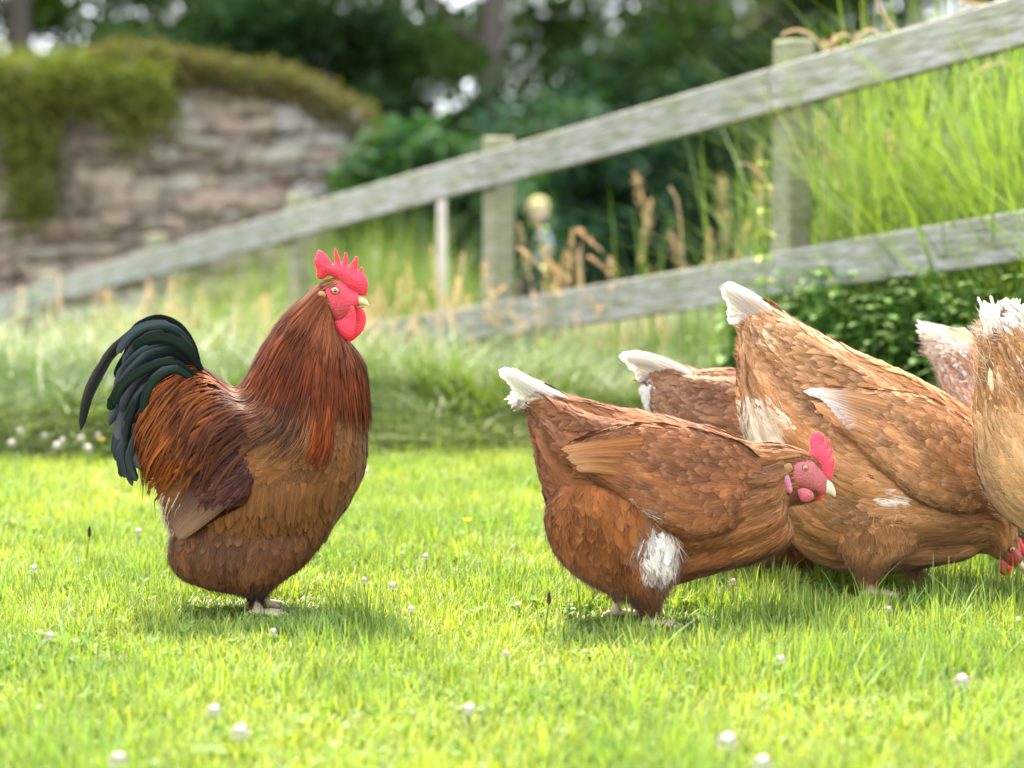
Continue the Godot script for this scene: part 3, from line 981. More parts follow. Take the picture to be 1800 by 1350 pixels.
	for i in 14:
		var k := i / 13.0
		var z := (.036 - .0018 * i) if i % 2 else (-.034 + .0018 * i)
		tail3.append([[[1215, 660 + 30 * k, z * 0.6], [1150, 632 + 26 * k, z], [1090 + 22 * k + R(-3, 12), 626 + 40 * k - 12 * sin(k * PI), z * 1.2]], R(10.0, 12.5), 0.25 if i % 2 else -0.25, vary(white, 0.08).lerp(cream, R(0.1, 0.5)), white * 0.86, white])
	for i in 5:
		tail3.append([[[1190, 700 + 12 * i, .02], [1150, 690 + 12 * i, .025], [1122 + 5 * i, 684 + 14 * i, .03]], 9.0, 0.1, cream, white, white, 0.3])
	make_hen({
		"label": "brown hen with white tail, half hidden between the front and pale hens", "foot": [1400, 1014], "base": Color(0.24, 0.085, 0.03), "shade": 0.8, "paint": umber,
		"body": [[1612, 690, 1610, 710, .009], [1600, 676, 1600, 728, .017], [1582, 668, 1588, 745, .021], [1562, 672, 1580, 765, .025], [1542, 690, 1582, 800, .034], [1516, 704, 1590, 850, .05], [1480, 706, 1580, 905, .07], [1430, 692, 1545, 960, .09],
			[1370, 672, 1480, 998, .103], [1316, 658, 1400, 1006, .105], [1272, 652, 1320, 1000, .10], [1238, 652, 1250, 960, .09], [1208, 648, 1205, 890, .076], [1180, 640, 1170, 810, .06], [1158, 640, 1146, 750, .034], [1146, 644, 1138, 704, .016], [1140, 650, 1138, 676, .006]],
		"thigh": [[1300, 860, 1480, 860, .03, .055, .055], [1290, 910, 1480, 900, .042, .058, .058], [1310, 955, 1460, 950, .042, .058, .058], [1340, 985, 1430, 985, .03, .055, .055], [1365, 1000, 1412, 1000, .018, .052, .052], [1375, 1006, 1404, 1006, .01, .05, .05]],
		"tail": tail3, "legs": [[1390, 1000, 1394, 1018, .05], [1440, 996, 1450, 1012, -.05]],
		"head": {"skin": Color(0.46, 0.06, 0.06), "red": Color(0.50, 0.02, 0.03), "face": [[1574, 690, 1576, 720, .014], [1586, 682, 1588, 736, .021], [1600, 682, 1602, 736, .0215], [1612, 694, 1612, 724, .014]],
			"comb": [1572, 684, 1570, 664, 1577, 657, 1581, 668, 1588, 660, 1591, 671, 1600, 666, 1602, 676, 1612, 676, 1616, 690, 1600, 694], "eye": [1598, 702], "beak": [[1606, 700, 1608, 716, .010], [1618, 702, 1619, 717, .007], [1628, 710, 1627, 719, .003], [1631, 717, 1630, 720, .001]]}})
	# 4: the hen at the back with the frayed tail
	var pinkish := func(q: Vector2, u: float, v: float):
		var c := vary(Color(0.56, 0.27, 0.115).lerp(Color(0.42, 0.17, 0.06), R(0.2, 0.8)), 0.2)
		if q.y < 640 or q.x < 1680 and rng.randf() < 0.3:
			c = vary(Color(0.70, 0.46, 0.28), 0.15)
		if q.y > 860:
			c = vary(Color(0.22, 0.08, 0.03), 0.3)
		return [c, c * 0.85, white, 0.2]
	var tail4 := []
	for i in 9:
		var k := i / 8.0
		var z := (.024 - .006 * i) if i % 2 else (-.022 + .005 * i)
		tail4.append([[[1730, 610 + 70 * k, z], [1672, 585 + 56 * k, z * 1.3], [1612 + 34 * k + 10 * (i % 3), 574 + 60 * k, z * 1.5]], 14.0, 0.2 if i % 2 else -0.2, Color(0.66, 0.43, 0.25), Color(0.68, 0.48, 0.30), white, 0.3])
	for i in 26:
		var k := i / 25.0
		tail4.append([[[1660 + 14 * k, 585 + 70 * k, R(-.03, .03)], [1635 + 20 * k, 580 + 66 * k, R(-.03, .03)], [1606 + 44 * k + R(-6, 10), 568 + 72 * k + R(-8, 8), R(-.03, .03)]], 2.6, R(-0.4, 0.4), white, white, white, 0.2])
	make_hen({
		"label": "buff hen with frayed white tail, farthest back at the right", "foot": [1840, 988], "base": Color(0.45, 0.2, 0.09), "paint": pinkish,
		"body": [[2092, 800, 2084, 830, .009], [2075, 780, 2068, 845, .017], [2050, 770, 2045, 865, .022], [2025, 768, 2030, 890, .028], [2000, 768, 2020, 915, .038], [1970, 765, 2000, 945, .058], [1935, 755, 1965, 965, .08], [1890, 735, 1920, 978, .098],
			[1840, 710, 1865, 980, .105], [1795, 682, 1805, 975, .104], [1762, 656, 1755, 950, .096], [1735, 632, 1722, 890, .084], [1712, 612, 1700, 820, .07], [1692, 598, 1684, 755, .055], [1672, 588, 1668, 705, .04], [1654, 581, 1654, 664, .026], [1638, 577, 1642, 630, .012]],
		"thigh": [[1760, 840, 1920, 840, .03, .055, .055], [1755, 880, 1925, 880, .042, .058, .058], [1775, 925, 1900, 920, .042, .058, .058], [1800, 955, 1870, 955, .03, .055, .055], [1822, 970, 1856, 970, .014, .052, .052]],
		"tail": tail4, "legs": [[1838, 968, 1842, 990, .05], [1880, 968, 1890, 988, -.05]]})
	# 5: the hen cut by the picture's edge, seen from behind
	var sandy := func(q: Vector2, u: float, v: float):
		var c := vary(Color(0.50, 0.235, 0.080).lerp(Color(0.36, 0.145, 0.045), R(0.2, 0.8)), 0.2)
		if q.y > 745 and q.x < 1850:
			c = vary(Color(0.56, 0.30, 0.125), 0.15)
		elif q.y < 590 or (q.y < 720 and rng.randf() < 0.2):
			c = vary(Color(0.70, 0.46, 0.26), 0.15)
		return [c, c * 0.85, white if q.y < 620 else c * 1.2, 0.3]
	var tail5 := []
	for i in 7:
		var k := i / 6.0
		tail5.append([[[1782 + 30 * k, 690, .03 - .012 * i], [1752 + 34 * k, 610 - 6 * k, .04 - .012 * i], [1730 + 58 * k, 530 + 8 * sin(k * 7.0), .04 - .012 * i]], 15.0, 0.3, Color(0.62, 0.38, 0.19), Color(0.66, 0.44, 0.25), white, 0.25])
	for i in 30:
		var k := i / 29.0
		tail5.append([[[1728 + 80 * k, 560, R(-.04, .05)], [1726 + 84 * k, 540, R(-.04, .05)], [1724 + 88 * k + R(-8, 8), 524 + R(-6, 20), R(-.04, .05)]], 2.6, R(-0.4, 0.4), white, white, white, 0.2])
	make_hen({
		"label": "sandy hen seen from behind, cut off by the right edge", "foot": [1935, 1088], "base": Color(0.42, 0.22, 0.09), "paint": sandy, "fluff": 1.6,
		"body": [[2225, 700, 2222, 728, .009], [2208, 676, 2205, 745, .017], [2185, 664, 2182, 762, .022], [2160, 668, 2170, 790, .028], [2135, 690, 2160, 830, .04], [2105, 715, 2145, 880, .062], [2070, 730, 2110, 930, .085], [2025, 735, 2055, 965, .104],
			[1975, 730, 1985, 985, .115], [1930, 715, 1915, 978, .12], [1895, 690, 1850, 955, .12], [1866, 660, 1792, 925, .115], [1842, 625, 1748, 885, .105], [1822, 590, 1722, 820, .09], [1802, 562, 1714, 740, .075], [1782, 545, 1712, 660, .055], [1760, 538, 1716, 590, .03]],
		"thigh": [[1840, 840, 2010, 840, .035, .06, .06], [1830, 890, 2015, 890, .046, .064, .064], [1850, 950, 1990, 945, .046, .064, .064], [1880, 1000, 1965, 1000, .034, .06, .06], [1905, 1040, 1950, 1040, .018, .056, .056], [1918, 1064, 1942, 1064, .01, .055, .055]],
		"tail": tail5, "legs": [[1930, 1056, 1934, 1092, .055], [1980, 1050, 1990, 1084, -.055]]})

# ---------------------------------------------------------------- the place
func fence_x(d: float) -> float:       # the fence's line: sideways place at a distance
	return 0.817 - 0.4824 * (d - 7.5)

func ground_y(x: float, z: float) -> float:
	var d := -z
	var fall := -0.116 * maxf(0.0, d - 7.15) * smoothstep(6.9, 8.6, d)
	fall = maxf(fall, -1.15)
	var s := (x - fence_x(d)) * 0.9
	var y := lerpf(fall, -0.28, smoothstep(0.6, 4.5, s) * smoothstep(8.0, 11.0, d))
	if s > 0.0:
		y += 0.14 * smoothstep(0.0, 0.8, s) * smoothstep(9.5, 6.0, d)
	y += 0.01 * sin(x * 2.1 + d) + 0.008 * sin(d * 3.3 - x)
	return y * smoothstep(5.2, 7.0, d)

func on_ground(x: float, d: float) -> Vector3:
	return Vector3(x, ground_y(x, -d), -d)

func blade(b: Buf, root: Vector3, lean: Vector3, h: float, w: float, c0: Color, c1: Color, seg := 4, arch := 1.0) -> void:
	var side := lean.cross(Vector3.UP).normalized() if lean.length() > 0.01 else Vector3.RIGHT
	side = side.rotated(Vector3.UP, R(-0.5, 0.5))
	var last := -1
	for k in seg + 1:
		var t := float(k) / seg
		var p := root + Vector3.UP * h * (t - 0.25 * arch * lean.length() * t * t) + lean * h * t * t
		var n := (side.cross(Vector3.UP * (1.0 - 0.5 * t) + lean * 2.0 * t)).normalized()
		var ww := w * (1.0 - pow(t, 1.8)) + 0.0002
		var c := c0.lerp(c1, t)
		var i := b.add(p - side * ww, (n - side * 0.35).normalized(), c)
		b.add(p + side * ww, (n + side * 0.35).normalized(), c)
		if last >= 0:
			b.quad(last, last + 1, i + 1, i)
		last = i

func lawn_tuft(seed_: int, n: int, spread: float, tall: float, w: float) -> ArrayMesh:
	rng.seed = seed_
	var b := Buf.new()
	for i in n:
		var a := R(0, TAU)
		var r := sqrt(rng.randf()) * spread
		var lean := Vector3(cos(a + R(-1, 1)), 0, sin(a + R(-1, 1))) * R(0.1, 0.95)
		var c := Color(1, 1, 1).lerp(Color(0.55, 0.75, 0.8), R(0, 1))
		if rng.randf() < 0.07:
			c = Color(2.0, 1.35, 2.6)      # a dry blade
		blade(b, Vector3(cos(a) * r, -0.004, sin(a) * r), lean, tall * R(0.45, 1.15), w * R(0.6, 1.25), c * Color(1.1, 1.0, 1.2), c, 4)
	return b.mesh()

func trefoil() -> ArrayMesh:
	var b := Buf.new()
	tube(b, [Vector3(0, -0.02, 0), Vector3(0.002, 0.0, 0)], [0.0006, 0.0006], Color(0.8, 1, 0.7), 3)
	for k in 3:
		var d := Vector3(cos(TAU * k / 3.0), 0.18, sin(TAU * k / 3.0))
		var s := Vector3(-d.z, 0, d.x)
		var q := Vector3(-d.x * 0.3, 1, -d.z * 0.3).normalized()
		var c := b.add(d * 0.001, q, Color(1, 1, 1))
		var ring := []
		for i in 8:
			var a := lerpf(-PI * 0.93, PI * 0.93, i / 7.0)
			ring.append(b.add(d * (0.0052 + 0.005 * cos(a)) + s * 0.0046 * sin(a) + Vector3(0, 0.0008 * absf(sin(a)), 0), q, Color(0.85, 0.95, 0.9)))
		var m := b.add(d * 0.0056 + Vector3(0, -0.0008, 0), q, Color(1.3, 1.15, 1.8))
		for i in 7:
			b.tri(m, ring[i], ring[i + 1])
		b.tri(c, ring[0], ring[7])
		b.tri(m, ring[0], ring[7])
	return b.mesh()

func clover_flower(px: float, py: float, size: float, label: String, pale: float, called := "clover_flower") -> void:
	# py is where the head is seen; it stands a few centimetres above the lawn
	var up := 0.05
	var c := Vector3(0, (675.0 - py) / F, -1.0).rotated(Vector3.RIGHT, -TILT)
	var d := (EYE - up) * c.z / c.y
	var p := at(px, py, d)
	var o := thing(called, label, "flower", Vector3(p.x, 0, p.z), "white clover heads scattered over the lawn")
	var b := Buf.new()
	tube(b, [Vector3(R(-.01, .01), -0.01, R(-.01, .01)), Vector3(0.002, up * 0.6, 0), Vector3(0, up - size * 0.4, 0)], [0.0011, 0.001, 0.0009], Color(0.14, 0.22, 0.05), 5)
	obj("stem", b.mesh(), M.leaf, o)
	b = Buf.new()
	for i in 46:
		var k := (i + 0.5) / 46.0
		var y := 1.0 - 1.7 * k
		var r := sqrt(maxf(0.0, 1.0 - y * y))
		var a := i * 2.39996
		var dir := Vector3(r * cos(a), y, r * sin(a))
		var root := Vector3(0, up, 0) + dir * size * 0.35
		var tip := Vector3(0, up, 0) + (dir + Vector3.UP * 0.25).normalized() * size * R(0.85, 1.1)
		var s := dir.cross(Vector3(0.3, 1, 0.2)).normalized() * size * 0.16
		var col := vary(Color(0.90, 0.86, 0.84).lerp(Color(0.82, 0.46, 0.52), clampf((y + 0.2) * 0.8 * (1.0 - pale) + R(-0.1, 0.1), 0, 1)), 0.1)
		var n := (dir + Vector3.UP * 0.3).normalized()
		var a0 := b.add(root - s * 0.5, n, Color(0.5, 0.55, 0.35))
		var a1 := b.add(root + s * 0.5, n, Color(0.5, 0.55, 0.35))
		var m0 := b.add(root.lerp(tip, 0.7) - s, n, col)
		var m1 := b.add(root.lerp(tip, 0.7) + s, n, col)
		var t0 := b.add(tip, n, col * 1.1)
		b.quad(a0, a1, m1, m0)
		b.tri(m0, m1, t0)
	obj("flower_head", b.mesh(), M.petal, o)

func seed_head(seed_: int, droop: float, fat: float) -> ArrayMesh:   # one metre tall grass flower on its stem
	rng.seed = seed_
	var b := Buf.new()
	var pts := []
	var rad := []
	for i in 12:
		var t := i / 11.0
		var k := maxf(0.0, t - 0.62) / 0.38
		pts.append(Vector3(0.08 * t * t + droop * 0.16 * sin(k * PI * 0.6), t * 0.9 + 0.08 * t - droop * 0.20 * k * k, 0.02 * sin(t * 3.0)))
		rad.append(0.0016 * (1.0 - 0.5 * t))
	tube(b, pts, rad, Color(0.55, 0.62, 0.30), 4)
	for i in 70:
		var t := R(0.74, 1.0)
		var x := t * 11.0
		var j := mini(int(x), 10)
		var p: Vector3 = (pts[j] as Vector3).lerp(pts[j + 1], x - j)
		var d: Vector3 = (pts[j + 1] - pts[j]).normalized()
		var a := R(0, TAU)
		var out_ := Vector3(cos(a), 0, sin(a))
		var w := fat * (0.3 + sin((t - 0.74) / 0.26 * PI))
		var q := p + out_ * w * R(0.2, 1.0)
		var e := q + (d + out_ * 0.5).normalized() * 0.016
		var s := out_.cross(d).normalized() * 0.003
		var n := out_
		var c := vary(Color(0.95, 0.78, 0.62), 0.2)
		var i0 := b.add(q - s * 0.3, n, c)
		var i1 := b.add(q.lerp(e, 0.5) + s, n, c)
		var i2 := b.add(e, n, c)
		var i3 := b.add(q.lerp(e, 0.5) - s, n, c)
		b.quad(i0, i1, i2, i3)
	return b.mesh()

func arch_head(line: Array, d: float) -> ArrayMesh:     # a bent grass stalk with its furry head, through picture points from tip to foot
	var b := Buf.new()
	var org := on_ground(at(line[-1][0], 600, d).x, d)
	var k: Array[Vector3] = []
	for q in line:
		k.append(at(q[0], q[1], d) - org)
	k.append(Vector3(0.0, -0.02, 0.0))
	var pts := []
	var rad := []
	for i in 30:
		var t := i / 29.0 * (k.size() - 1)
		var j := mini(int(t), k.size() - 2)
		pts.append(k[j].cubic_interpolate(k[j + 1], k[maxi(j - 1, 0)], k[mini(j + 2, k.size() - 1)], t - j))
		rad.append(0.0013)
	tube(b, pts, rad, Color(0.75, 0.8, 0.5), 4)
	var reach := float(line.size() - 1.4) / (k.size() - 1)
	for i in 260:
		var t := R(0.0, reach) * 29.0
		var j := mini(int(t), 28)
		var p: Vector3 = (pts[j] as Vector3).lerp(pts[j + 1], t - j)
		var dir: Vector3 = (pts[j] - pts[j + 1]).normalized()
		var out_ := Vector3(R(-1, 1), R(-1, 1), R(-1, 1))
		out_ = (out_ - dir * out_.dot(dir)).normalized()
		var e := p + out_ * R(0.003, 0.0075) + dir * 0.006
		var s := out_.cross(dir) * 0.0016
		var c := vary(Color(1, 0.92, 0.8), 0.15)
		var i0 := b.add(p, out_, c)
		var i1 := b.add(p.lerp(e, 0.5) + s, out_, c)
		var i2 := b.add(e, out_, c)
		var i3 := b.add(p.lerp(e, 0.5) - s, out_, c)
		b.quad(i0, i1, i2, i3)
	return b.mesh()

func spray(seed_: int, n: int, size: float, leaf: float) -> ArrayMesh:     # a twig's worth of leaves
	rng.seed = seed_
	var b := Buf.new()
	for i in n:
		var p := Vector3(R(-1, 1), R(-1, 1), R(-1, 1)) * size * 0.5
		var d := Vector3(R(-1, 1), R(-0.8, 0.5), R(-1, 1)).normalized()
		var s := d.cross(Vector3(R(-0.4, 0.4), 1, R(-0.4, 0.4))).normalized()
		var n1 := s.cross(d).normalized()
		var l := leaf * R(0.7, 1.3)
		var c := vary(Color(1, 1, 1), 0.2)
		var a := b.add(p, n1, c)
		var m0 := b.add(p + d * l * 0.45 + s * l * 0.3 + n1 * l * 0.08, (n1 - s * 0.3).normalized(), c)
		var m1 := b.add(p + d * l * 0.45 - s * l * 0.3 + n1 * l * 0.08, (n1 + s * 0.3).normalized(), c)
		var mid := b.add(p + d * l * 0.5, n1, c * 0.95)
		var e := b.add(p + d * l, n1, c)
		b.tri(a, m0, mid)
		b.tri(mid, m0, e)
		b.tri(a, mid, m1)
		b.tri(mid, e, m1)
	return b.mesh()

func tree(called: String, label: String, cat: String, p: Vector3, h: float, r: float, low: float, clumps: int, per: int, col: Color, group: String) -> void:
	var o := thing(called, label, cat, p, group)
	var b := Buf.new()
	var tall := h * 0.8
	var trunk := []
	var rad := []
	var r0 := h * 0.022
	for i in 7:
		var t := i / 6.0
		trunk.append(Vector3(0.25 * sin(t * 3.0 + p.x), t * tall - 0.3, 0.2 * sin(t * 2.0 + p.z)))
		rad.append(r0 * (1.0 - 0.75 * t) * (1.5 if i == 0 else 1.0))
	tube(b, trunk, rad, Color(0.11, 0.09, 0.065), 9)
	var where := []
	var tints := []
	for c in clumps:
		var v := Vector3(R(-1, 1), R(-1, 1), R(-1, 1))
		while v.length() > 1.0:
			v = Vector3(R(-1, 1), R(-1, 1), R(-1, 1))
		v = v.normalized() * pow(v.length(), 0.5)
		var q := Vector3(v.x * r, low + (h - low) * 0.5 + v.y * (h - low) * 0.5, v.z * r)
		if c % 3 == 0:
			var t := clampf((q.y - 0.6) / tall, 0.15, 0.9)
			var k := mini(int(t * 6), 5)
			var s: Vector3 = (trunk[k] as Vector3).lerp(trunk[k + 1], t * 6 - k)
			tube(b, [s, s.lerp(q, 0.5) + Vector3(0, 0.15, 0), q], [r0 * 0.35, r0 * 0.2, r0 * 0.06], Color(0.11, 0.09, 0.065), 5)
		var tone := vary(col, 0.3)
		var sz := R(0.5, 1.0)
		for i in per:
			var e := Vector3(rng.randfn(), rng.randfn() * 0.7, rng.randfn()) * 0.30 * sz * (0.4 + r * 0.3)
			where.append(Transform3D(Basis.from_euler(Vector3(R(-0.6, 0.6), R(0, TAU), R(-0.6, 0.6))).scaled(Vector3.ONE * R(0.8, 1.35)), q + e))
			tints.append(vary(tone, 0.15))
	obj("trunk", b.mesh(), M.bark, o)
	many("crown", leaf_spray, M.foliage, where, tints, o)

func stone_mesh(seed_: int) -> ArrayMesh:
	rng.seed = seed_
	var b := Buf.new()
	# a rough block, one unit each way, with its edges knocked off
	var n := 3
	for f in 6:
		var q: Vector3 = [Vector3.RIGHT, Vector3.LEFT, Vector3.UP, Vector3.DOWN, Vector3.BACK, Vector3.FORWARD][f]
		if f == 5:
			continue
		var s := Vector3(q.y, q.z, q.x)
		var t := Vector3(q.z, q.x, q.y)
		var g := []
		for i in n + 1:
			for j in n + 1:
				var p := q + s * (2.0 * i / n - 1.0) + t * (2.0 * j / n - 1.0)
				var u := p.normalized() * 1.25
				p = p.lerp(u, 0.42)
				var hsh := sin(p.x * 5.1 + seed_ * 3.7) * 0.10 + sin(p.y * 4.3 + seed_ * 1.9 + p.z * 2.0) * 0.10 + sin(p.z * 6.0 + seed_) * 0.07
				g.append(b.add(p * (1.0 + hsh) * 0.5, u.normalized(), Color(1, 1, 1)))
		for i in n:
			for j in n:
				b.quad(g[i * (n + 1) + j], g[(i + 1) * (n + 1) + j], g[(i + 1) * (n + 1) + j + 1], g[i * (n + 1) + j + 1])
	return b.mesh()

func materials() -> void:
	var barbs := barb_texture()
	mat("feather", {"albedo_texture": barbs, "roughness": 0.65, "metallic_specular": 0.3, "rim_enabled": true, "rim": 0.12, "rim_tint": 0.8})
	mat("down", {"roughness": 0.85, "metallic_specular": 0.2, "rim_enabled": true, "rim": 0.3, "rim_tint": 0.5, "backlight_enabled": true, "backlight": Color(0.55, 0.5, 0.45)})
	mat("pale", {"albedo_texture": barbs, "roughness": 0.65, "metallic_specular": 0.3, "backlight_enabled": true, "backlight": Color(0.72, 0.68, 0.62)})
	mat("gloss", {"albedo_texture": barbs, "roughness": 0.58, "metallic_specular": 0.22})
	mat("sickle", {"albedo_texture": barbs, "roughness": 0.32, "metallic_specular": 0.38})
	var bumps := noise_tex(0.09, Color(0, 0, 0), Color(1, 1, 1), 256, false, 3, 4.0, 4, FastNoiseLite.TYPE_CELLULAR)
	mat("skin", {"roughness": 0.48, "metallic_specular": 0.45, "subsurf_scatter_enabled": true, "subsurf_scatter_strength": 0.3, "heightmap_enabled": true, "heightmap_texture": bumps, "heightmap_scale": 0.14, "uv1_triplanar": true, "uv1_scale": Vector3.ONE * 14.0})
	mat("scaly", {"roughness": 0.6, "heightmap_enabled": true, "heightmap_texture": bumps, "heightmap_scale": 0.12, "uv1_triplanar": true, "uv1_scale": Vector3.ONE * 12.0})
	mat("horn", {"roughness": 0.35, "metallic_specular": 0.5})
	mat("wet", {"roughness": 0.05, "metallic_specular": 0.6, "clearcoat_enabled": true, "clearcoat": 1.0, "clearcoat_roughness": 0.03})
	mat("grass", {"roughness": 0.5, "metallic_specular": 0.4, "backlight_enabled": true, "backlight": Color(0.93, 0.95, 0.62)})
	mat("leaf", {"roughness": 0.55, "metallic_specular": 0.35, "backlight_enabled": true, "backlight": Color(0.75, 0.85, 0.45)})
	mat("foliage", {"roughness": 0.75, "metallic_specular": 0.2, "backlight_enabled": true, "backlight": Color(0.66, 0.78, 0.40)})
	mat("petal", {"roughness": 0.8, "metallic_specular": 0.2, "backlight_enabled": true, "backlight": Color(0.95, 0.9, 0.9)})
	mat("straw", {"roughness": 0.8, "metallic_specular": 0.2, "backlight_enabled": true, "backlight": Color(0.7, 0.6, 0.5)})
	mat("bark", {"roughness": 0.95, "heightmap_enabled": true, "heightmap_texture": noise_tex(0.04, Color(0, 0, 0), Color(1, 1, 1)), "heightmap_scale": 2.0, "uv1_triplanar": true, "uv1_scale": Vector3(2, 0.5, 2)})
	mat("earth", {"roughness": 1.0, "albedo_texture": noise_tex(0.02, Color(0.75, 0.75, 0.7), Color(1, 1, 1)), "uv1_triplanar": true, "uv1_world_triplanar": true, "uv1_scale": Vector3.ONE * 1.5})
	# weathered wood: grain along the board, green algae and grey patches
	mat("wood", {"roughness": 0.9, "metallic_specular": 0.25, "albedo_texture": noise_tex(0.012, Color(0.76, 0.75, 0.72), Color(1, 1, 1), 512, false, 5), "uv1_triplanar": true, "uv1_scale": Vector3(1.2, 9.0, 9.0), "detail_enabled": true, "detail_blend_mode": BaseMaterial3D.BLEND_MODE_MUL, "detail_albedo": noise_tex(0.01, Color(0.76, 0.78, 0.62), Color(1, 0.98, 1), 256, false, 3, 4.0, 8), "heightmap_enabled": true, "heightmap_texture": noise_tex(0.03, Color(0, 0, 0), Color(1, 1, 1), 256, false, 3), "heightmap_scale": 0.5})
	mat("stone", {"roughness": 0.95, "metallic_specular": 0.25, "albedo_texture": noise_tex(0.03, Color(0.62, 0.60, 0.57), Color(1, 1, 1), 256, false, 5, 4.0, 3), "uv1_triplanar": true, "uv1_scale": Vector3.ONE * 0.6, "heightmap_enabled": true, "heightmap_texture": noise_tex(0.05, Color(0, 0, 0), Color(1, 1, 1)), "heightmap_scale": 1.0})
	mat("cloth", {"roughness": 0.9})

func build_ground() -> void:
	var b := Buf.new()
	var xs := [-400.0, -120.0, -50.0, -25.0]
	for i in 81:
		xs.append(-14.0 + 0.35 * i)
	xs.append_array([25.0, 50.0, 120.0, 400.0])
	var ds := [-30.0, -10.0, 0.0, 2.0]
	for i in 90:
		ds.append(2.5 + 0.3 * i)
	ds.append_array([36.0, 50.0, 90.0, 200.0, 600.0])
	for d in ds:
		for x in xs:
			var e := 0.1
			var n := Vector3(ground_y(x - e, -d) - ground_y(x + e, -d), 2 * e, ground_y(x, -d - e) - ground_y(x, -d + e)).normalized()
			b.add(on_ground(x, d), n, Color(0.085, 0.095, 0.03))
	var w := xs.size()
	for i in ds.size() - 1:
		for j in w - 1:
			b.quad(i * w + j, i * w + j + 1, (i + 1) * w + j + 1, (i + 1) * w + j)
	tag(obj("ground", b.mesh(), M.earth), "green brown earth under the mown lawn and the rough grass", "ground", "", "structure")

func build_lawn() -> void:
	var kinds := []
	for k in 5:
		kinds.append(lawn_tuft(100 + k, 12, 0.027, 0.041, 0.0021))
	rng.seed = 11
	var where := [[], [], [], [], []]
	var tints := [[], [], [], [], []]
	var soft := FastNoiseLite.new()
	soft.frequency = 1.6
	soft.seed = 3
	for i in 52000:
		var d := R(2.55, 7.4)
		var half := 0.2 * d + 0.22
		var x := R(-half, half) if i % 7 else R(-half - 1.0, half + 1.0)
		if d > 7.1 + 0.08 * sin(x * 5.0) + R(-0.1, 0.15):
			continue
		if rng.randf() > 0.45 + 0.12 * d:
			continue
		var q := soft.get_noise_2d(x, d)
		var g := Color(0.35, 0.37, 0.055).lerp(Color(0.22, 0.29, 0.05), clampf(0.5 + q * 1.3 + R(-0.3, 0.3), 0, 1))
		var h := R(0.55, 1.35) * (1.0 + 0.35 * q) * (1.0 + 0.7 * soft.get_noise_2d(x * 9.0, d * 9.0))
		if x > 0.15 and d > 3.6 and d < 4.7 and rng.randf() < 0.3:
			h *= R(1.1, 1.7)
		for f in [[-0.432, 4.36, 0.13], [0.21, 4.25, 0.13], [0.635, 4.53, 0.12]]:
			if absf(x - f[0]) < f[2] and d > f[1] - 0.26 and d < f[1] + 0.06:
				h *= 0.42
		var k := i % 5
		where[k].append(Transform3D(Basis(Vector3.UP, R(0, TAU)).scaled(Vector3(1, h, 1)), on_ground(x, d)))
		tints[k].append(vary(g, 0.32))
	for k in 5:
		tag(many("lawn_grass", kinds[k], M.grass, where[k], tints[k]), "short bright green mown grass covering the lawn", "grass", "mown lawn grass", "stuff")
	# longer single blades that the mower left
	var long := lawn_tuft(120, 2, 0.01, 0.115, 0.0019)
	var w2 := []
	var t2 := []
	for i in 1000:
		var d := R(3.0, 6.8)
		var x := R(-0.2 * d - 0.3, 0.2 * d + 0.3)
		if x < 0.1 and i % 4:
			continue
		w2.append(Transform3D(Basis(Vector3.UP, R(0, TAU)).scaled(Vector3.ONE * R(0.6, 1.15)), on_ground(x, d)))
		t2.append(vary(Color(0.20, 0.30, 0.035), 0.3))
	tag(many("long_grass_blades", long, M.grass, w2, t2), "longer green grass blades standing above the mown lawn", "grass", "", "stuff")
	var cl := trefoil()
	w2 = []
	t2 = []
	for i in 6000:
		var d := R(2.7, 6.6)
		var x := R(-0.2 * d - 0.3, 0.2 * d + 0.3)
		if soft.get_noise_2d(x * 1.3 + 20, d) < 0.06:
			continue
		w2.append(Transform3D(Basis.from_euler(Vector3(R(-0.4, 0.4), R(0, TAU), R(-0.4, 0.4))).scaled(Vector3.ONE * R(0.7, 1.3)), on_ground(x, d) + Vector3(0, R(0.010, 0.030), 0)))
		t2.append(vary(Color(0.13, 0.22, 0.03), 0.25))
	tag(many("clover_leaves", cl, M.leaf, w2, t2), "small round clover leaves among the lawn grass", "clover", "", "stuff")

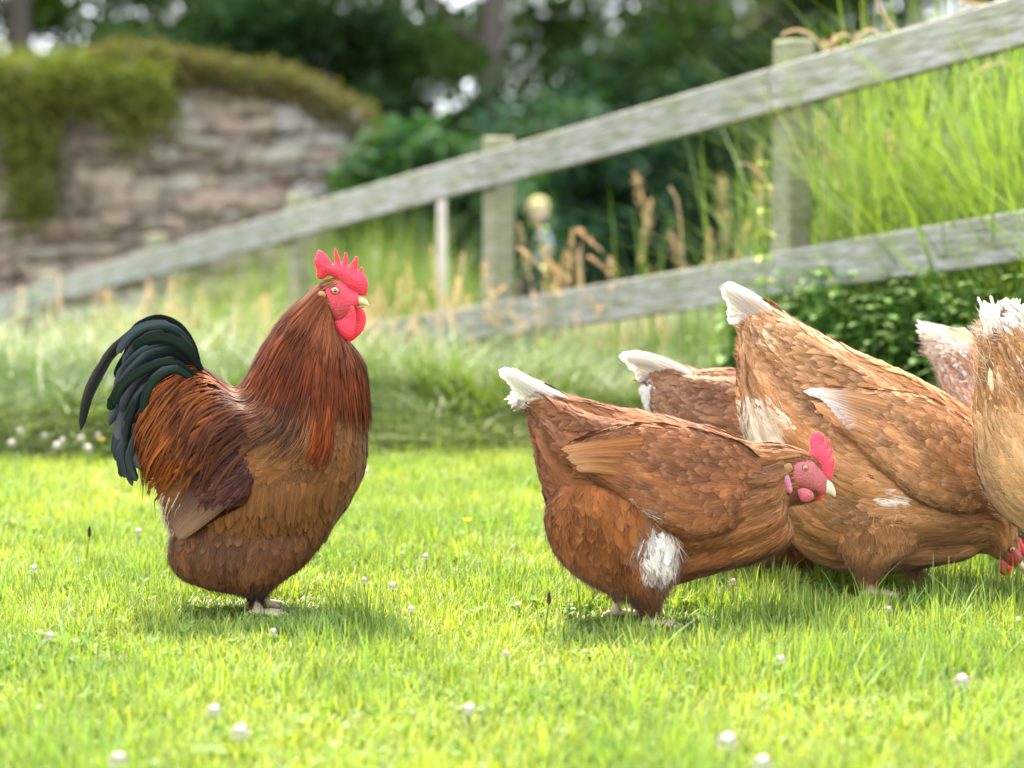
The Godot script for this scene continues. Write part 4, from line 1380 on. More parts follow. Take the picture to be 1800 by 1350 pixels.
func build_flowers() -> void:
	rng.seed = 21
	for f in [
		[640, 1022, .0105, "pale clover head just right of the rooster's foot", .4],
		[690, 1032, .0125, "pink white clover head, the second to the right of the rooster's foot", .1],
		[722, 1072, .0085, "small white clover head below the two beside the rooster", .9],
		[748, 980, .0105, "white clover head between rooster and front hen, farther out", .6],
		[88, 1120, .0115, "pink white clover head near the left edge below the rooster's tail", .3],
		[243, 936, .012, "blurred pinkish clover head behind the rooster's tail", .4],
		[1288, 1024, .010, "purplish clover head in the shade under the front hen's breast", .0],
		[1372, 1162, .012, "pink white clover head in front of the front hen, right", .3],
		[1690, 1200, .017, "large white clover head low in the right corner, out of focus", .8],
		[1278, 1308, .019, "large white clover head at the bottom edge under the front hen", .9],
		[824, 1250, .014, "white clover head in the foreground midway between rooster and hens", .6],
		[422, 1290, .017, "out of focus white clover head below the rooster", .9],
		[376, 1252, .014, "white clover head in the foreground, upper neighbour of the one below the rooster", .95],
		[208, 1338, .016, "blurred white clover head at the bottom edge, left", .95],
		[1340, 1345, .016, "blurred white clover head cut by the bottom edge right", .95],
		[1562, 1072, .008, "tiny pink clover head beneath the pale hen's foot", .3],
		[890, 1150, .008, "small pink clover head left of the front hen's feet", .2],
		[1168, 948, .006, "tiny white clover head beside the front hen's belly", .7],
		[480, 1112, .009, "greenish white clover head in the rooster's shadow", .9],
		[60, 1000, .010, "white clover head far left, level with the rooster's belly", .9],
	]:
		clover_flower(f[0], f[1], f[2] * 0.8, f[3], f[4] * 0.75)
	for i in 9:
		var px: float = [35, 78, 110, 142, 172, 20, 100, 640, 155][i]
		var py: float = [762, 770, 776, 774, 768, 782, 786, 830, 790][i]
		clover_flower(px, py, R(.012, .016), ["farthest left in the far row", "second in the far row", "third in the far row", "fourth in the far row", "nearest the rooster's tail in the far row", "at the left edge under the far row", "under the middle of the far row", "beyond the rooster's breast", "under the right end of the far row"][i] + " of white clover heads at the lawn's edge" if i != 7 else "lone white clover head on the lawn beyond the rooster's breast", .95)
	for q in [[157, 935, "dark plantain seed head left of the rooster on a thin stalk"], [965, 1052, "brown plantain seed head between rooster and front hen"]]:
		var c := Vector3(0, (675.0 - q[1]) / F, -1.0).rotated(Vector3.RIGHT, -TILT)
		var d := (EYE - 0.085) * c.z / c.y
		var p := at(q[0], q[1], d)
		var o := thing("plantain", q[2], "plant", Vector3(p.x, 0, p.z))
		var b := Buf.new()
		tube(b, [Vector3(-0.012, -0.01, 0), Vector3(-0.004, 0.05, 0), Vector3(0, 0.078, 0)], [0.0011, 0.001, 0.0009], Color(0.08, 0.13, 0.03), 5)
		obj("stalk", b.mesh(), M.leaf, o)
		b = Buf.new()
		tube(b, [Vector3(0, 0.076, 0), Vector3(0, 0.080, 0), Vector3(0.0, 0.088, 0), Vector3(0.001, 0.096, 0)], [0.002, 0.0034, 0.0032, 0.001], Color(0.06, 0.035, 0.02), 8)
		obj("seed_head", b.mesh(), M.straw, o)
	# two buttercups
	for q in [[178, 772, "yellow buttercup at the lawn's far edge left"], [822, 914, "yellow buttercup between the rooster and the front hen"]]:
		var c := Vector3(0, (675.0 - q[1]) / F, -1.0).rotated(Vector3.RIGHT, -TILT)
		var d := (EYE - 0.06) * c.z / c.y
		var p := at(q[0], q[1], d)
		var o := thing("buttercup", q[2], "flower", Vector3(p.x, 0, p.z))
		var b := Buf.new()
		tube(b, [Vector3(0.006, -0.01, 0), Vector3(0, 0.058, 0)], [0.001, 0.0008], Color(0.12, 0.2, 0.04), 5)
		obj("stem", b.mesh(), M.leaf, o)
		for k in 5:
			b = Buf.new()
			var dir := Vector3(cos(TAU * k / 5.0), 0.5, sin(TAU * k / 5.0))
			var s := Vector3(-dir.z, 0, dir.x) * 0.55
			var n := Vector3(-dir.x * 0.5, 1, -dir.z * 0.5).normalized()
			var ids := []
			for e in [[0.0, 0.15], [0.5, 0.9], [0.9, 0.9], [1.05, 0.0], [0.9, -0.9], [0.5, -0.9], [0.0, -0.15]]:
				ids.append(b.add(Vector3(0, 0.058, 0) + (dir * e[0] + s * e[1]) * 0.010, n, Color(0.72, 0.46, 0.02)))
			for i in 5:
				b.tri(ids[0], ids[i + 1], ids[i + 2])
			obj("petal", b.mesh(), M.petal, o)

func build_fence() -> void:
	var o := thing("wooden_fence", "weathered grey post and rail fence running down behind the lawn", "fence", on_ground(fence_x(7.5), 7.5))
	var org := o.position
	var along := Vector3(-0.4824, -0.127, -1.0).normalized()      # away from the viewer, downhill
	var flat := Vector3(-0.4824, 0, -1.0).normalized()
	var out_ := Vector3(flat.z, 0, -flat.x)                          # towards the lawn
	if out_.x > 0.0:
		out_ = -out_
	var step := 1.8
	var foot := func(d: float, h: float) -> Vector3:
		return Vector3(fence_x(d), 0.73 + h - 0.127 * (d - 7.5), -d)
	rng.seed = 31
	for i in range(-2, 7):
		var d := 7.5 + step * i
		var b := Buf.new()
		var top: Vector3 = foot.call(d, [0.42, 0.42, 0.415, 0.395, 0.41, 0.43, 0.40, 0.42, 0.42][i + 2])
		var low: Vector3 = foot.call(d, -1.15 if i > -2 else -1.0)
		var tilt := Basis(out_, R(-0.012, 0.012)) * Basis(out_, Vector3.UP, flat)
		box(b, (top + low) * 0.5 - org, Vector3(0.042, (top.y - low.y) * 0.5, 0.052), tilt, vary(Color(0.40, 0.38, 0.28), 0.08), 0.008)
		obj("post", b.mesh(), M.wood, o)
		if i == 6:
			continue
		for h in [0.272, -0.275]:
			var a: Vector3 = foot.call(d, h)
			var e: Vector3 = foot.call(d + step, h)
			b = Buf.new()
			var wob := R(-0.008, 0.008)
			var x := (e - a).normalized()
			var y := out_.cross(x).normalized()
			if y.y < 0.0:
				y = -y
			box(b, Vector3.ZERO, Vector3((e - a).length() * 0.5 - 0.003, 0.063, 0.018), Basis.IDENTITY, vary(Color(0.47, 0.45, 0.42), 0.07), 0.005)
			var r := obj("rail", b.mesh(), M.wood, o)
			for q in [[-1, 0.025], [-1, -0.03], [1, 0.03], [1, -0.02]]:      # rusty nails at both ends of the board
				var nb := Buf.new()
				var np := Vector3(q[0] * ((e - a).length() * 0.5 - 0.035), q[1], 0.0)
				tube(nb, [np - Vector3(0, 0, 0.021), np + Vector3(0, 0, 0.021)], [0.005, 0.005], Color(0.10, 0.06, 0.04), 8)
				obj("nail", nb.mesh(), M.scaly, r)
			r.transform = Transform3D(Basis(x, y, x.cross(y)), (a + e) * 0.5 + out_ * (0.062 + wob * 0.3) + Vector3(0, wob, 0) - org)

func build_verge() -> void:
	var tufts := []
	for k in 6:
		rng.seed = 200 + k
		var b := Buf.new()
		for i in 16:
			var a := R(0, TAU)
			var lean := Vector3(cos(a), 0, sin(a)) * (R(0.08, 0.75) if k < 3 else R(0.04, 0.42))
			var c := Color(1, 1, 1) if rng.randf() > 0.05 else Color(1.9, 1.3, 2.4)
			blade(b, Vector3(R(-.07, .07), -0.03, R(-.07, .07)), lean, R(0.5, 1.1), R(0.0035, 0.006) if k < 3 else R(0.002, 0.0042), c * 0.9, c, 6)
		tufts.append(b.mesh())
	rng.seed = 41
	var wa := [[], [], []]
	var ta := [[], [], []]
	var wb := [[], [], []]
	var tb := [[], [], []]
	var soft := FastNoiseLite.new()
	soft.frequency = 0.8
	soft.seed = 6
	for i in 13000:
		var d := R(6.2, 17.0)
		var x := R(-0.2 * d - 1.2, 0.2 * d + 1.2)
		var s := x - fence_x(d)
		var edge := 6.9 + 0.06 * sin(x * 6.0)
		if s < 0.0 and d < edge:
			continue
		if s > 0.0 and s < 0.08:
			continue
		var n := soft.get_noise_2d(x, d)
		var h := 0.0
		var g := Color(0.052, 0.105, 0.015).lerp(Color(0.11, 0.158, 0.024), clampf(0.5 + n, 0, 1))
		if s < 0.0:
			h = lerpf(0.36, 0.60, smoothstep(7.2, 10.5, d)) * (1.0 - 0.35 * smoothstep(-1.0, 0.0, s) * smoothstep(12.0, 8.0, d)) * (0.9 + 0.4 * n)
			h *= lerpf(0.3, 1.0, smoothstep(edge, edge + 1.3, d))
			g = g.lerp(Color(0.24, 0.30, 0.05), smoothstep(edge + 0.6, edge, d) * 0.7)
			if x < -0.9 and d < 9.5:
				g = g.lerp(Color(0.05, 0.12, 0.02), 0.5 if n < 0.1 else 0.0)
			g = g.lerp(Color(0.26, 0.23, 0.12), clampf(n * 1.6, 0, 0.35) * smoothstep(8.0, 11.0, d))
		else:
			h = 0.95 * (0.85 + 0.35 * n) * smoothstep(11.0, 7.5, d) + 0.30
			if d > 9.5 and x < -0.3:
				h = 0.9 * (1.0 + 0.5 * n)
				g = Color(0.07, 0.13, 0.02).lerp(Color(0.14, 0.19, 0.035), clampf(0.5 + n, 0, 1))
			if d < 10.0 and d > 7.0 and x < 0.113 * d and rng.randf() < 0.93:
				continue
			if x > fence_x(7.5) - 0.1 and d < 8.8:
				h *= 0.84 if x < 0.95 else 0.97
				g = Color(0.10, 0.195, 0.032).lerp(Color(0.20, 0.27, 0.06), clampf(0.5 + n, 0, 1))
			elif d > 10.0 and x > -0.3 and rng.randf() < 0.7:
				continue
			if d > 12.0 and rng.randf() < 0.5:
				continue
		var k := i % 3
		var t := Transform3D(Basis.from_euler(Vector3(R(-0.12, 0.12), R(0, TAU), R(-0.12, 0.12))).scaled(Vector3(1.0 + 0.4 * h, h * R(0.75, 1.2), 1.0 + 0.4 * h)), on_ground(x, d))
		if s < 0.0:
			wa[k].append(t)
			ta[k].append(vary(g, 0.22))
		else:
			if k == 2 and x < 0.113 * d + 0.3:
				k = 1
			wb[k].append(t)
			tb[k].append(vary(g, 0.22))
	for k in 3:
		tag(many("rough_grass", tufts[k], M.grass, wa[k], ta[k]), "rough unmown grass between the lawn and the fence", "grass", "rough grass before the fence", "stuff")
		tag(many("tall_grass", tufts[k + 3 if k < 2 else 1], M.grass, wb[k], tb[k]), "tall bright green grass growing behind the fence", "grass", "tall grass behind the fence", "stuff")
	# flowering grasses
	var heads := [seed_head(301, 0.1, 0.016), seed_head(302, 1.0, 0.010), seed_head(303, 0.4, 0.022)]
	var ws := [[], [], []]
	var ts := [[], [], []]
	for i in 3600:
		var d := R(7.4, 15.0)
		var x := R(-0.2 * d - 0.8, 0.2 * d + 0.8)
		var s := x - fence_x(d)
		var h := 0.0
		if s < 0.0:
			if d < (7.9 if s < -0.7 else 7.3) or rng.randf() * (1.0 if s < -0.7 else 0.16) > smoothstep(7.5, 10.0, d) * (0.6 if soft.get_noise_2d(x * 2.0, d) > -0.1 else 0.25):
				continue
			h = lerpf(0.34, 0.72, smoothstep(7.6, 10.5, d)) * R(0.6, 1.1)
			if s > -0.7:
				h = R(0.42, 0.72)
		else:
			if rng.randf() > (0.13 if x < fence_x(7.5) else 0.05):
				continue
			h = R(0.6, 1.0) if d < 9.5 else R(0.45, 0.8)
			if x > 0.8:
				h = R(0.9, 1.3)
		var k := i % 3
		ws[k].append(Transform3D(Basis(Vector3.UP, R(0, TAU)).scaled(Vector3(h, h * R(0.85, 1.1), h)), on_ground(x, d)))
		ts[k].append(vary(Color(0.74, 0.62, 0.44), 0.2))
	for k in 3:
		tag(many("seeding_grass", heads[k], M.straw, ws[k], ts[k]), "straw pink seed heads of grass standing along the fence", "grass", "seeding grass along the fence", "stuff")
	# the arching seed heads above the top rail
	rng.seed = 77
	for q in [
		[[[1376, 60], [1400, 53], [1426, 62], [1445, 86], [1452, 130]], 7.35, "straw coloured seed head arching over the top of the nearest post"],
		[[[1500, 84], [1497, 67], [1481, 61], [1464, 71], [1453, 88], [1446, 140]], 7.3, "curled straw seed head on the top rail, just right of the nearest post"],
		[[[1554, 70], [1537, 54], [1520, 55], [1508, 70], [1502, 130]], 7.25, "third straw seed head arching along the top rail from the nearest post"],
		[[[1540, -8], [1549, 16], [1560, 38], [1574, 60], [1586, 130]], 7.15, "straw seed head leaning up over the top rail to the picture's upper edge"],
		[[[1712, 130], [1736, 115], [1764, 112], [1784, 126], [1794, 190]], 6.95, "straw seed head arching below the top rail near the right edge"],
		[[[1690, 2], [1700, 6], [1722, 8], [1745, 14], [1762, 60]], 6.9, "straw seed head lying along the top rail near the upper right corner"],
		[[[1300, 288], [1318, 290], [1340, 310], [1352, 335], [1358, 420]], 7.6, "reddish straw seed head bowed to the left of the nearest post"],
		[[[1178, 330], [1190, 352], [1196, 390], [1198, 430], [1200, 500]], 8.3, "thick pinkish seed head left of the nearest post, tallest of its group"],
	]:
		var d: float = q[1]
		var g := on_ground(at(q[0][-1][0], 600, d).x, d)
		var mi := obj("grass_seed_head", arch_head(q[0], d), M.seedhead)
		mi.position = g
		tag(mi, q[2], "grass stalk", "single seed heads along the fence")
	# leafy weeds under the lower rail on the right
	rng.seed = 51
	var weed := weed_mesh(61, 9, 0.055)
	var ww := []
	var tw := []
	for i in 420:
		var d := R(5.9, 7.5)
		var x := fence_x(d) + R(-0.28, 0.10)
		if x < 0.55 + R(-0.12, 0.12) or x > 2.2:
			continue
		ww.append(Transform3D(Basis(Vector3.UP, R(0, TAU)).scaled(Vector3.ONE * R(0.5, 1.0)), on_ground(x, d)))
		tw.append(vary(Color(0.10, 0.19, 0.028), 0.3))
	for i in 700:
		var d := R(7.6, 13.5)
		var x := R(-0.2 * d - 0.6, fence_x(d) + 0.25)
		if soft.get_noise_2d(x + 9.0, d * 0.7) < -0.05:
			continue
		ww.append(Transform3D(Basis(Vector3.UP, R(0, TAU)).scaled(Vector3.ONE * R(0.6, 1.25) * smoothstep(6.6, 10.0, d)), on_ground(x, d)))
		tw.append(vary(Color(0.075, 0.15, 0.024), 0.35))
	tag(many("leafy_weeds", weed, M.leaf, ww, tw), "dark green nettle like weeds massed along the fence", "weeds", "", "stuff")
	rng.seed = 52
	for q in [[1340, 7.3, 1.02, "yellow green leafy weed beside the nearest fence post", Color(0.34, 0.40, 0.03)], [960, 9.0, 1.02, "yellow green leafy weed right of the second fence post", Color(0.32, 0.38, 0.03)], [1445, 6.9, 0.62, "leafy weed climbing over the lower rail right of the nearest post", Color(0.10, 0.23, 0.03)]]:
		var p := at(q[0], 600, q[1])
		var g := on_ground(p.x, q[1])
		var mi := obj("leafy_weed", weed_mesh(int(q[0]), 12, 0.034), M.leafweed)
		mi.transform = Transform3D(Basis(Vector3.UP, R(0, TAU)).scaled(Vector3(0.8, 1.55, 0.8) * q[2]), g)
		var sm: StandardMaterial3D = M.leafweed.duplicate()
		sm.albedo_color = lin(q[4])
		mi.material_override = sm
		tag(mi, q[3], "weed")

func weed_mesh(seed_: int, pairs: int, size: float) -> ArrayMesh:
	rng.seed = seed_
	var b := Buf.new()
	var h := 0.5
	tube(b, [Vector3(0, -0.03, 0), Vector3(0.01, h * 0.5, 0.01), Vector3(0.0, h, 0.0)], [0.004, 0.003, 0.0015], Color(0.8, 1.0, 0.8), 5)
	for i in pairs:
		var t := (i + 1.0) / pairs
		for s in 2:
			var a := i * PI * 0.5 + s * PI + R(-0.2, 0.2)
			var out_ := Vector3(cos(a), 0.25 - 0.4 * (1.0 - t), sin(a)).normalized()
			var side := out_.cross(Vector3.UP).normalized()
			var n := side.cross(out_).normalized()
			if n.y < 0.0:
				n = -n
			var l := size * 2.0 * (1.15 - 0.6 * t) * R(0.85, 1.15)
			var root := Vector3(0.01 * sin(t * 3.0), h * t, 0)
			var last := -1
			for k in 6:
				var u := k / 5.0
				var w := l * 0.30 * sin(PI * pow(u, 0.65)) * (1.0 if k % 2 else 0.9)
				var p := root + out_ * l * u - Vector3.UP * l * 0.35 * u * u
				var c := Color(1, 1, 1) * (1.0 + 0.1 * (k % 2))
				var j := b.add(p - side * w + n * 0.1 * w, (n - side * 0.3).normalized(), c)
				b.add(p, n, c * 0.9)
				b.add(p + side * w + n * 0.1 * w, (n + side * 0.3).normalized(), c)
				if last >= 0:
					b.quad(last, last + 1, j + 1, j)
					b.quad(last + 1, last + 2, j + 2, j + 1)
				last = j
	return b.mesh()

func build_wall() -> void:
	var d := 19.0
	var o := thing("stone_wall", "old rubble stone wall with pale lichen behind the fence", "wall", Vector3(-2.6, ground_y(-2.6, -d), -d))
	var org := o.position
	var top := func(x: float) -> float:      # height of the wall's broken top
		var px := 900.0 + x * F / d
		return at(0, lerpf(112.0, 150.0, smoothstep(250.0, 480.0, px)) + 60.0 * smoothstep(480.0, 640.0, px) + 130.0 * smoothstep(620.0, 720.0, px), d).y
	# the mortar core
	var b := Buf.new()
	var n := 40
	var rows := []
	for i in n + 1:
		var x := lerpf(-7.5, -0.85, float(i) / n)
		var y: float = top.call(x)
		var c := Color(0.23, 0.185, 0.14)
		rows.append([b.add(Vector3(x, -1.3, -d) - org, Vector3.BACK, c), b.add(Vector3(x, y - 0.03, -d) - org, Vector3.BACK, c), b.add(Vector3(x, y - 0.03, -d) - org, Vector3.UP, c), b.add(Vector3(x, y - 0.03, -d - 0.5) - org, Vector3.UP, c), b.add(Vector3(x, y - 0.03, -d - 0.5) - org, Vector3.FORWARD, c), b.add(Vector3(x, -1.3, -d - 0.5) - org, Vector3.FORWARD, c)])
	for i in n:
		for k in [0, 2, 4]:
			b.quad(rows[i][k], rows[i + 1][k], rows[i + 1][k + 1], rows[i][k + 1])
	var x1 := -0.85
	var yy: float = top.call(x1)
	var e := [b.add(Vector3(x1, -1.3, -d) - org, Vector3.RIGHT, Color(0.2, 0.17, 0.13)), b.add(Vector3(x1, yy - 0.03, -d) - org, Vector3.RIGHT, Color(0.2, 0.17, 0.13)), b.add(Vector3(x1, yy - 0.03, -d - 0.5) - org, Vector3.RIGHT, Color(0.2, 0.17, 0.13)), b.add(Vector3(x1, -1.3, -d - 0.5) - org, Vector3.RIGHT, Color(0.2, 0.17, 0.13))]
	b.quad(e[0], e[1], e[2], e[3])
	obj("mortar", b.mesh(), M.stone, o)
	var meshes := []
	for k in 6:
		meshes.append(stone_mesh(400 + k))
	var mats := []
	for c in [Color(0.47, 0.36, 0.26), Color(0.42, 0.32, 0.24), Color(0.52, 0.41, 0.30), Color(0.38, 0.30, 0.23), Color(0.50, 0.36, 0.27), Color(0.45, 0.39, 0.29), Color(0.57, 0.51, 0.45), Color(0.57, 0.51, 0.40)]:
		var m: StandardMaterial3D = M.stone.duplicate()
		m.albedo_color = lin(c)
		mats.append(m)
	rng.seed = 71
	var y := -0.55
	var count := 0
	var rest := []
	var rest_t := []
	while y < 1.75:
		var h := R(0.05, 0.13)
		var x := -7.4 + R(0, 0.15)
		while x < -0.9:
			var w := R(0.07, 0.24) if rng.randf() < 0.75 else R(0.22, 0.36)
			var hh := h * R(0.85, 1.05)
			var t: float = top.call(x + w * 0.5)
			if y + hh < t + 0.03:
				var px := 900.0 + (x + w * 0.5) * F / d
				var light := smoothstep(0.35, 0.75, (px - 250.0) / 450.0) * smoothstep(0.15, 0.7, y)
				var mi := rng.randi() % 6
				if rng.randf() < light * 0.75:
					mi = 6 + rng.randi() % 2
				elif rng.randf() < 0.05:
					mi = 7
				var tr := Transform3D(Basis.from_euler(Vector3(R(-.1, .1), R(-.2, .2), R(-.16, .16))) * Basis.from_scale(Vector3(w * 1.06, hh * R(0.9, 1.3), R(0.09, 0.17))), Vector3(x + w * 0.5, y + hh * 0.5 + R(-0.022, 0.022), -d + R(-0.02, 0.02)) + Vector3(0, 0.045 * sin(x * 1.9 + y * 2.3) + 0.02 * sin(x * 5.0), 0) - org)
				if px > -60 and y > 0.0 and count < 300:
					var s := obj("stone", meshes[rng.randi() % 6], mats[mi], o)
					s.transform = tr
					count += 1
				else:
					rest.append(tr)
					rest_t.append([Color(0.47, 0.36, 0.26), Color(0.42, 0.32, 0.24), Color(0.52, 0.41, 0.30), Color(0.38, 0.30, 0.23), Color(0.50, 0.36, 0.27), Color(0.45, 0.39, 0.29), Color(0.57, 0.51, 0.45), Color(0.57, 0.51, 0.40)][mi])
			x += w + 0.012
		y += h + 0.010
	tag(many("low_stones", meshes[0], M.stone, rest, rest_t, o), "", "", "", "stuff")
	# creeper over the wall's left end
	rng.seed = 81
	var small := spray(501, 14, 0.22, 0.055)
	var w := []
	var tt := []
	for i in 1500:
		var px := R(-420, 300)
		var k := smoothstep(330.0, 60.0, px)
		var py := lerpf(160.0, 125.0, k) + R(-34, 55 + 60 * k + 45.0 * sin(px * 0.031) + 22.0 * sin(px * 0.083 + 1.0)) * sqrt(rng.randf())
		if rng.randf() < 0.13:
			px = R(40, 92)
			py = R(200, 380)
		var p := at(px, py, d) + Vector3(0, 0, R(0.06, 0.38) if py > 120 else R(-0.5, 0.35))
		w.append(Transform3D(Basis.from_euler(Vector3(R(-1, 1), R(0, TAU), R(-1, 1))).scaled(Vector3.ONE * R(0.7, 1.2)), p - org))
		tt.append(vary(Color(0.185, 0.18, 0.035).lerp(Color(0.12, 0.135, 0.024), R(0, 1)), 0.25))
	var iv := many("creeper", small, M.foliage, w, tt)
	iv.position = org
	tag(iv, "yellow green creeper hanging over the left end of the stone wall", "creeper")
	# dead brown growth along the top
	w = []
	tt = []
	for i in 1500:
		var px := R(180, 700)
		var x := (px - 900.0) * d / F
		var yt: float = top.call(x)
		w.append(Transform3D(Basis.from_euler(Vector3(R(-1, 1), R(0, TAU), R(-1, 1))).scaled(Vector3.ONE * R(0.5, 1.0)), Vector3(x, yt + R(-0.06, 0.10), -d + R(-0.4, 0.14)) - org))
		tt.append(vary(Color(0.15, 0.085, 0.04).lerp(Color(0.12, 0.12, 0.03), R(0, 1)), 0.3))
	var dead := many("withered_creeper", small, M.foliage, w, tt)
	dead.position = org
	tag(dead, "withered reddish brown growth on the top of the stone wall", "creeper")

func build_trees() -> void:
	leaf_spray = spray(600, 16, 0.5, 0.12)
	rng.seed = 91
	var g := "trees behind the garden"
	var dark := Color(0.050, 0.090, 0.018)
	var mid := Color(0.085, 0.135, 0.026)
	for t in [
		[-8.8, 27.5, 8.5, 2.8, 0.8, "leafy tree beyond the left edge above the stone wall", mid],
		[-5.6, 28.0, 9.0, 2.8, 1.0, "dark tree behind the left end of the stone wall", mid],
		[-2.9, 29.0, 9.5, 2.6, 1.1, "dark tree rising behind the middle of the stone wall", dark],
		[-0.4, 28.0, 9.0, 2.6, 0.7, "dark tree right of the stone wall's broken end", dark],
		[2.2, 29.5, 10.0, 2.8, 0.6, "large dark tree behind the second fence post", mid],
		[5.2, 28.5, 9.0, 2.7, 0.8, "dark tree behind the nearest fence post", dark],
		[8.4, 28.5, 9.0, 2.9, 0.6, "dark tree beyond the right edge behind the tall grass", dark],
		[-7.0, 32.5, 11.0, 3.2, 0.9, "second row tree standing behind the left end of the wall", dark],
		[-1.5, 33.5, 11.0, 3.2, 0.8, "second row tree seen through the gap above the wall's broken end", dark],
		[3.6, 33.5, 11.5, 3.2, 0.9, "second row tree with sky gaps between the fence posts", mid],
		[8.0, 33.5, 11.0, 3.2, 0.8, "second row tree with sky gaps above the tall grass", dark],
	]:
		tree("tree", t[5], "tree", on_ground(t[0], t[1]), t[2], t[3], t[4], (40 if t[1] < 31.0 else 18), 29, t[6], g)
	g = "shrubs under the trees"
	for t in [
		[-0.60, 18.4, 1.45, 0.42, "dark green shrub at the broken end of the stone wall", Color(0.035, 0.075, 0.025)],
		[0.7, 22.8, 1.7, 1.0, "bluish green shrub behind the second fence post", Color(0.035, 0.075, 0.035)],
		[2.0, 23.3, 1.8, 1.1, "dark shrub between the second and nearest fence posts", Color(0.03, 0.06, 0.022)],
		[3.3, 22.3, 1.8, 1.1, "dark shrub behind the nearest fence post", Color(0.03, 0.06, 0.02)],
		[4.7, 22.8, 2.0, 1.2, "dark shrub behind the tall grass on the right", Color(0.03, 0.06, 0.02)],
		[-2.2, 25.8, 2.8, 1.3, "tall dark shrub behind the middle of the stone wall", Color(0.03, 0.06, 0.018)],
		[-4.2, 25.8, 2.6, 1.3, "tall dark shrub behind the creeper on the wall", Color(0.05, 0.085, 0.02)],
		[0.9, 25.8, 2.4, 1.4, "dark bush in the second line behind the second post", Color(0.03, 0.06, 0.018)],
		[3.0, 26.3, 2.4, 1.4, "dark bush in the second line right of the second post", Color(0.03, 0.06, 0.018)],
		[-6.00, 31.0, 3.7, 1.45, "high loose bush between the tree trunks, at the far left behind the creeper", dark],
		[-4.88, 31.7, 4.5, 1.45, "high loose bush between the tree trunks, over the left part of the wall", mid],
		[-3.76, 32.4, 4.2, 1.45, "high loose bush between the tree trunks, over the middle of the wall", dark],
		[-2.64, 31.0, 4.0, 1.45, "high loose bush between the tree trunks, over the right part of the wall", mid],
		[-1.52, 31.7, 3.7, 1.45, "high loose bush between the tree trunks, just left of the wall's broken end", dark],
		[-0.40, 32.4, 4.5, 1.45, "high loose bush between the tree trunks, right of the wall's broken end", mid],
		[0.72, 31.0, 4.2, 1.45, "high loose bush between the tree trunks, above the second post", dark],
		[1.84, 31.7, 4.0, 1.45, "high loose bush between the tree trunks, between the second and nearest posts", mid],
		[2.96, 32.4, 3.7, 1.45, "high loose bush between the tree trunks, left of the nearest post", dark],
		[4.08, 31.0, 4.5, 1.45, "high loose bush between the tree trunks, above the nearest post", mid],
		[5.20, 31.7, 4.2, 1.45, "high loose bush between the tree trunks, over the tall grass", dark],
		[6.32, 32.4, 4.0, 1.45, "high loose bush between the tree trunks, at the far right", mid],
		[5.6, 25.8, 2.4, 1.4, "dark bush in the second line beyond the tall grass", Color(0.03, 0.06, 0.018)],
	]:
		tree("shrub", t[4], "shrub", on_ground(t[0], t[1]), t[2], t[3], 0.05, 34, (36 if t[1] < 30.0 else (20 if t[0] < -3.4 else 10)), t[5], g)

func build_person() -> void:
	var d := 20.5
	var p := at(930, 520, d)
	var gy := ground_y(p.x, -d)
	var o := thing("person", "child with fair hair, pale top and dark trousers, partly behind the second post", "person", Vector3(p.x, gy, -d))
	var k := 0.92
	var v := func(x: float, y: float, z: float) -> Vector3: return Vector3(x, y, z) * k
	obj("body", nets([[v.call(0.06, 0.70, 0.02), v.call(0.07, 0.78, 0.04), .033, .03], [v.call(0.085, 0.855, 0.06), v.call(0.09, 0.82, 0.09), .078, .062], [v.call(-0.06, 0.66, 0.03), v.call(-0.12, 0.60, 0.12), .032, .028], [v.call(-0.12, 0.60, 0.12), v.call(-0.13, 0.74, 0.20), .026, .022], [v.call(-0.13, 0.74, 0.20), v.call(-0.13, 0.79, 0.22), .024, .016], [v.call(0.14, 0.66, 0.02), v.call(0.16, 0.50, 0.02), .03, .026], [v.call(0.16, 0.5, 0.02), v.call(0.16, 0.38, 0.08), .025, .022], [v.call(0.04, 0.68, 0), v.call(0.0, 0.42, 0), .08, .085], [v.call(-0.05, 0.42, 0), v.call(-0.05, 0.06, -0.02), .055, .03], [v.call(0.06, 0.42, 0), v.call(0.05, 0.06, 0.06), .055, .03]], 0.02, 0.02, Color(0.55, 0.34, 0.24)), M.cloth, o)
	obj("top", nets([[v.call(0.05, 0.67, 0.01), v.call(0.0, 0.42, 0), .095, .10], [v.call(-0.05, 0.67, 0.03), v.call(-0.11, 0.61, 0.11), .045, .042], [v.call(0.13, 0.67, 0.02), v.call(0.155, 0.54, 0.02), .045, .042]], 0.02, 0.02, Color(0.42, 0.45, 0.46)), M.cloth, o)
	obj("trousers", nets([[v.call(0.0, 0.42, 0), v.call(0.0, 0.38, 0), .098, .098], [v.call(-0.05, 0.40, 0), v.call(-0.05, 0.09, -0.02), .072, .045], [v.call(0.06, 0.40, 0), v.call(0.05, 0.09, 0.06), .072, .045]], 0.02, 0.02, Color(0.07, 0.05, 0.07)), M.cloth, o)
	obj("hair", nets([[v.call(0.085, 0.88, 0.04), v.call(0.05, 0.68, -0.03), .088, .085]], 0.02, 0.02, Color(0.50, 0.40, 0.17)), M.cloth, o)
	for s in [[-0.05, -0.02], [0.05, 0.06]]:
		obj("shoe", nets([[v.call(s[0], 0.04, s[1]), v.call(s[0] + 0.03, 0.03, s[1] + 0.12), .042, .034]], 0.015, 0.015, Color(0.74, 0.76, 0.80)), M.cloth, o)

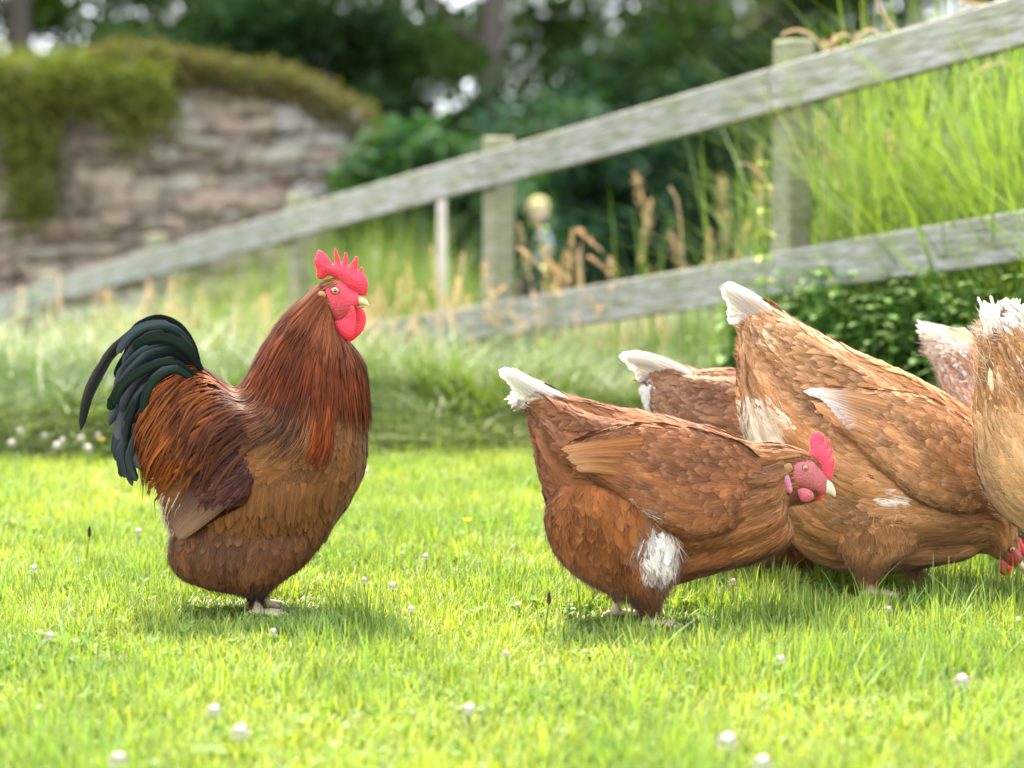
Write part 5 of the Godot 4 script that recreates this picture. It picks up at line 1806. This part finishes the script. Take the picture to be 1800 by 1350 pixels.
func build_stakes() -> void:
	rng.seed = 95
	for q in [[776, 335, 560, 10.5, 0.020, "pale bare wooden stake between the second and third fence posts", Color(0.62, 0.50, 0.40)], [660, 436, 560, 13.5, 0.022, "thin pale garden stake right of the rooster's comb", Color(0.42, 0.38, 0.28)]]:
		var a := at(q[0], q[1], q[3])
		var g := on_ground(a.x, q[3])
		var b := Buf.new()
		var h := a.y - g.y + 0.1
		tube(b, [Vector3(0, -0.1, 0), Vector3(0.004, h * 0.5, 0), Vector3(0.0, h - 0.14, 0), Vector3(0, h - 0.1, 0)], [q[4] * 1.25, q[4] * 1.1, q[4] * 0.9, q[4] * 0.6], q[6], 9)
		var o := obj("wooden_stake", b.mesh(), M.bark)
		o.position = g
		tag(o, q[5], "stake")

func _ready() -> void:
	var cam := Camera3D.new()
	cam.name = "camera"
	cam.position = Vector3(0, EYE, 0)
	cam.rotation.x = -TILT
	var lens := CameraAttributesPhysical.new()
	lens.frustum_focal_length = 80.0
	lens.frustum_focus_distance = 4.30
	lens.exposure_aperture = 2.7
	lens.frustum_near = 0.05
	lens.frustum_far = 1500.0
	cam.attributes = lens
	cam.fov = 17.06
	cam.near = 0.05
	cam.far = 1500.0
	cam.current = true
	add_child(cam)
	var sky := ProceduralSkyMaterial.new()
	sky.sky_top_color = Color(0.80, 0.87, 0.97)
	sky.sky_horizon_color = Color(0.97, 0.98, 1.0)
	sky.sky_curve = 0.2
	sky.ground_bottom_color = Color(0.25, 0.28, 0.15)
	sky.ground_horizon_color = Color(0.5, 0.52, 0.4)
	sky.sky_energy_multiplier = 0.95
	var env := Environment.new()
	env.background_mode = Environment.BG_SKY
	env.sky = Sky.new()
	env.sky.sky_material = sky
	env.tonemap_mode = Environment.TONE_MAPPER_LINEAR
	env.tonemap_exposure = 5.5
	env.sdfgi_enabled = true
	env.ssao_enabled = true
	env.ssil_enabled = true
	var we := WorldEnvironment.new()
	we.name = "environment"
	we.environment = env
	add_child(we)
	var sun := DirectionalLight3D.new()
	sun.name = "sun"
	sun.light_energy = 1.2
	sun.light_color = Color(1.0, 0.95, 0.86)
	sun.light_angular_distance = 3.0
	sun.shadow_enabled = true
	add_child(sun)
	sun.look_at_from_position(Vector3.ZERO, Vector3(0.2, -1.0, 0.66))
	materials()
	M.seedhead = M.straw.duplicate()
	M.seedhead.albedo_color = lin(Color(0.74, 0.60, 0.45))
	M.leafweed = M.leaf.duplicate()
	build_ground()
	build_wall()
	build_trees()
	build_fence()
	build_verge()
	build_stakes()
	build_person()
	build_lawn()
	rng.seed = 7
	make_rooster()
	rng.seed = 8
	make_hens()
	build_flowers()
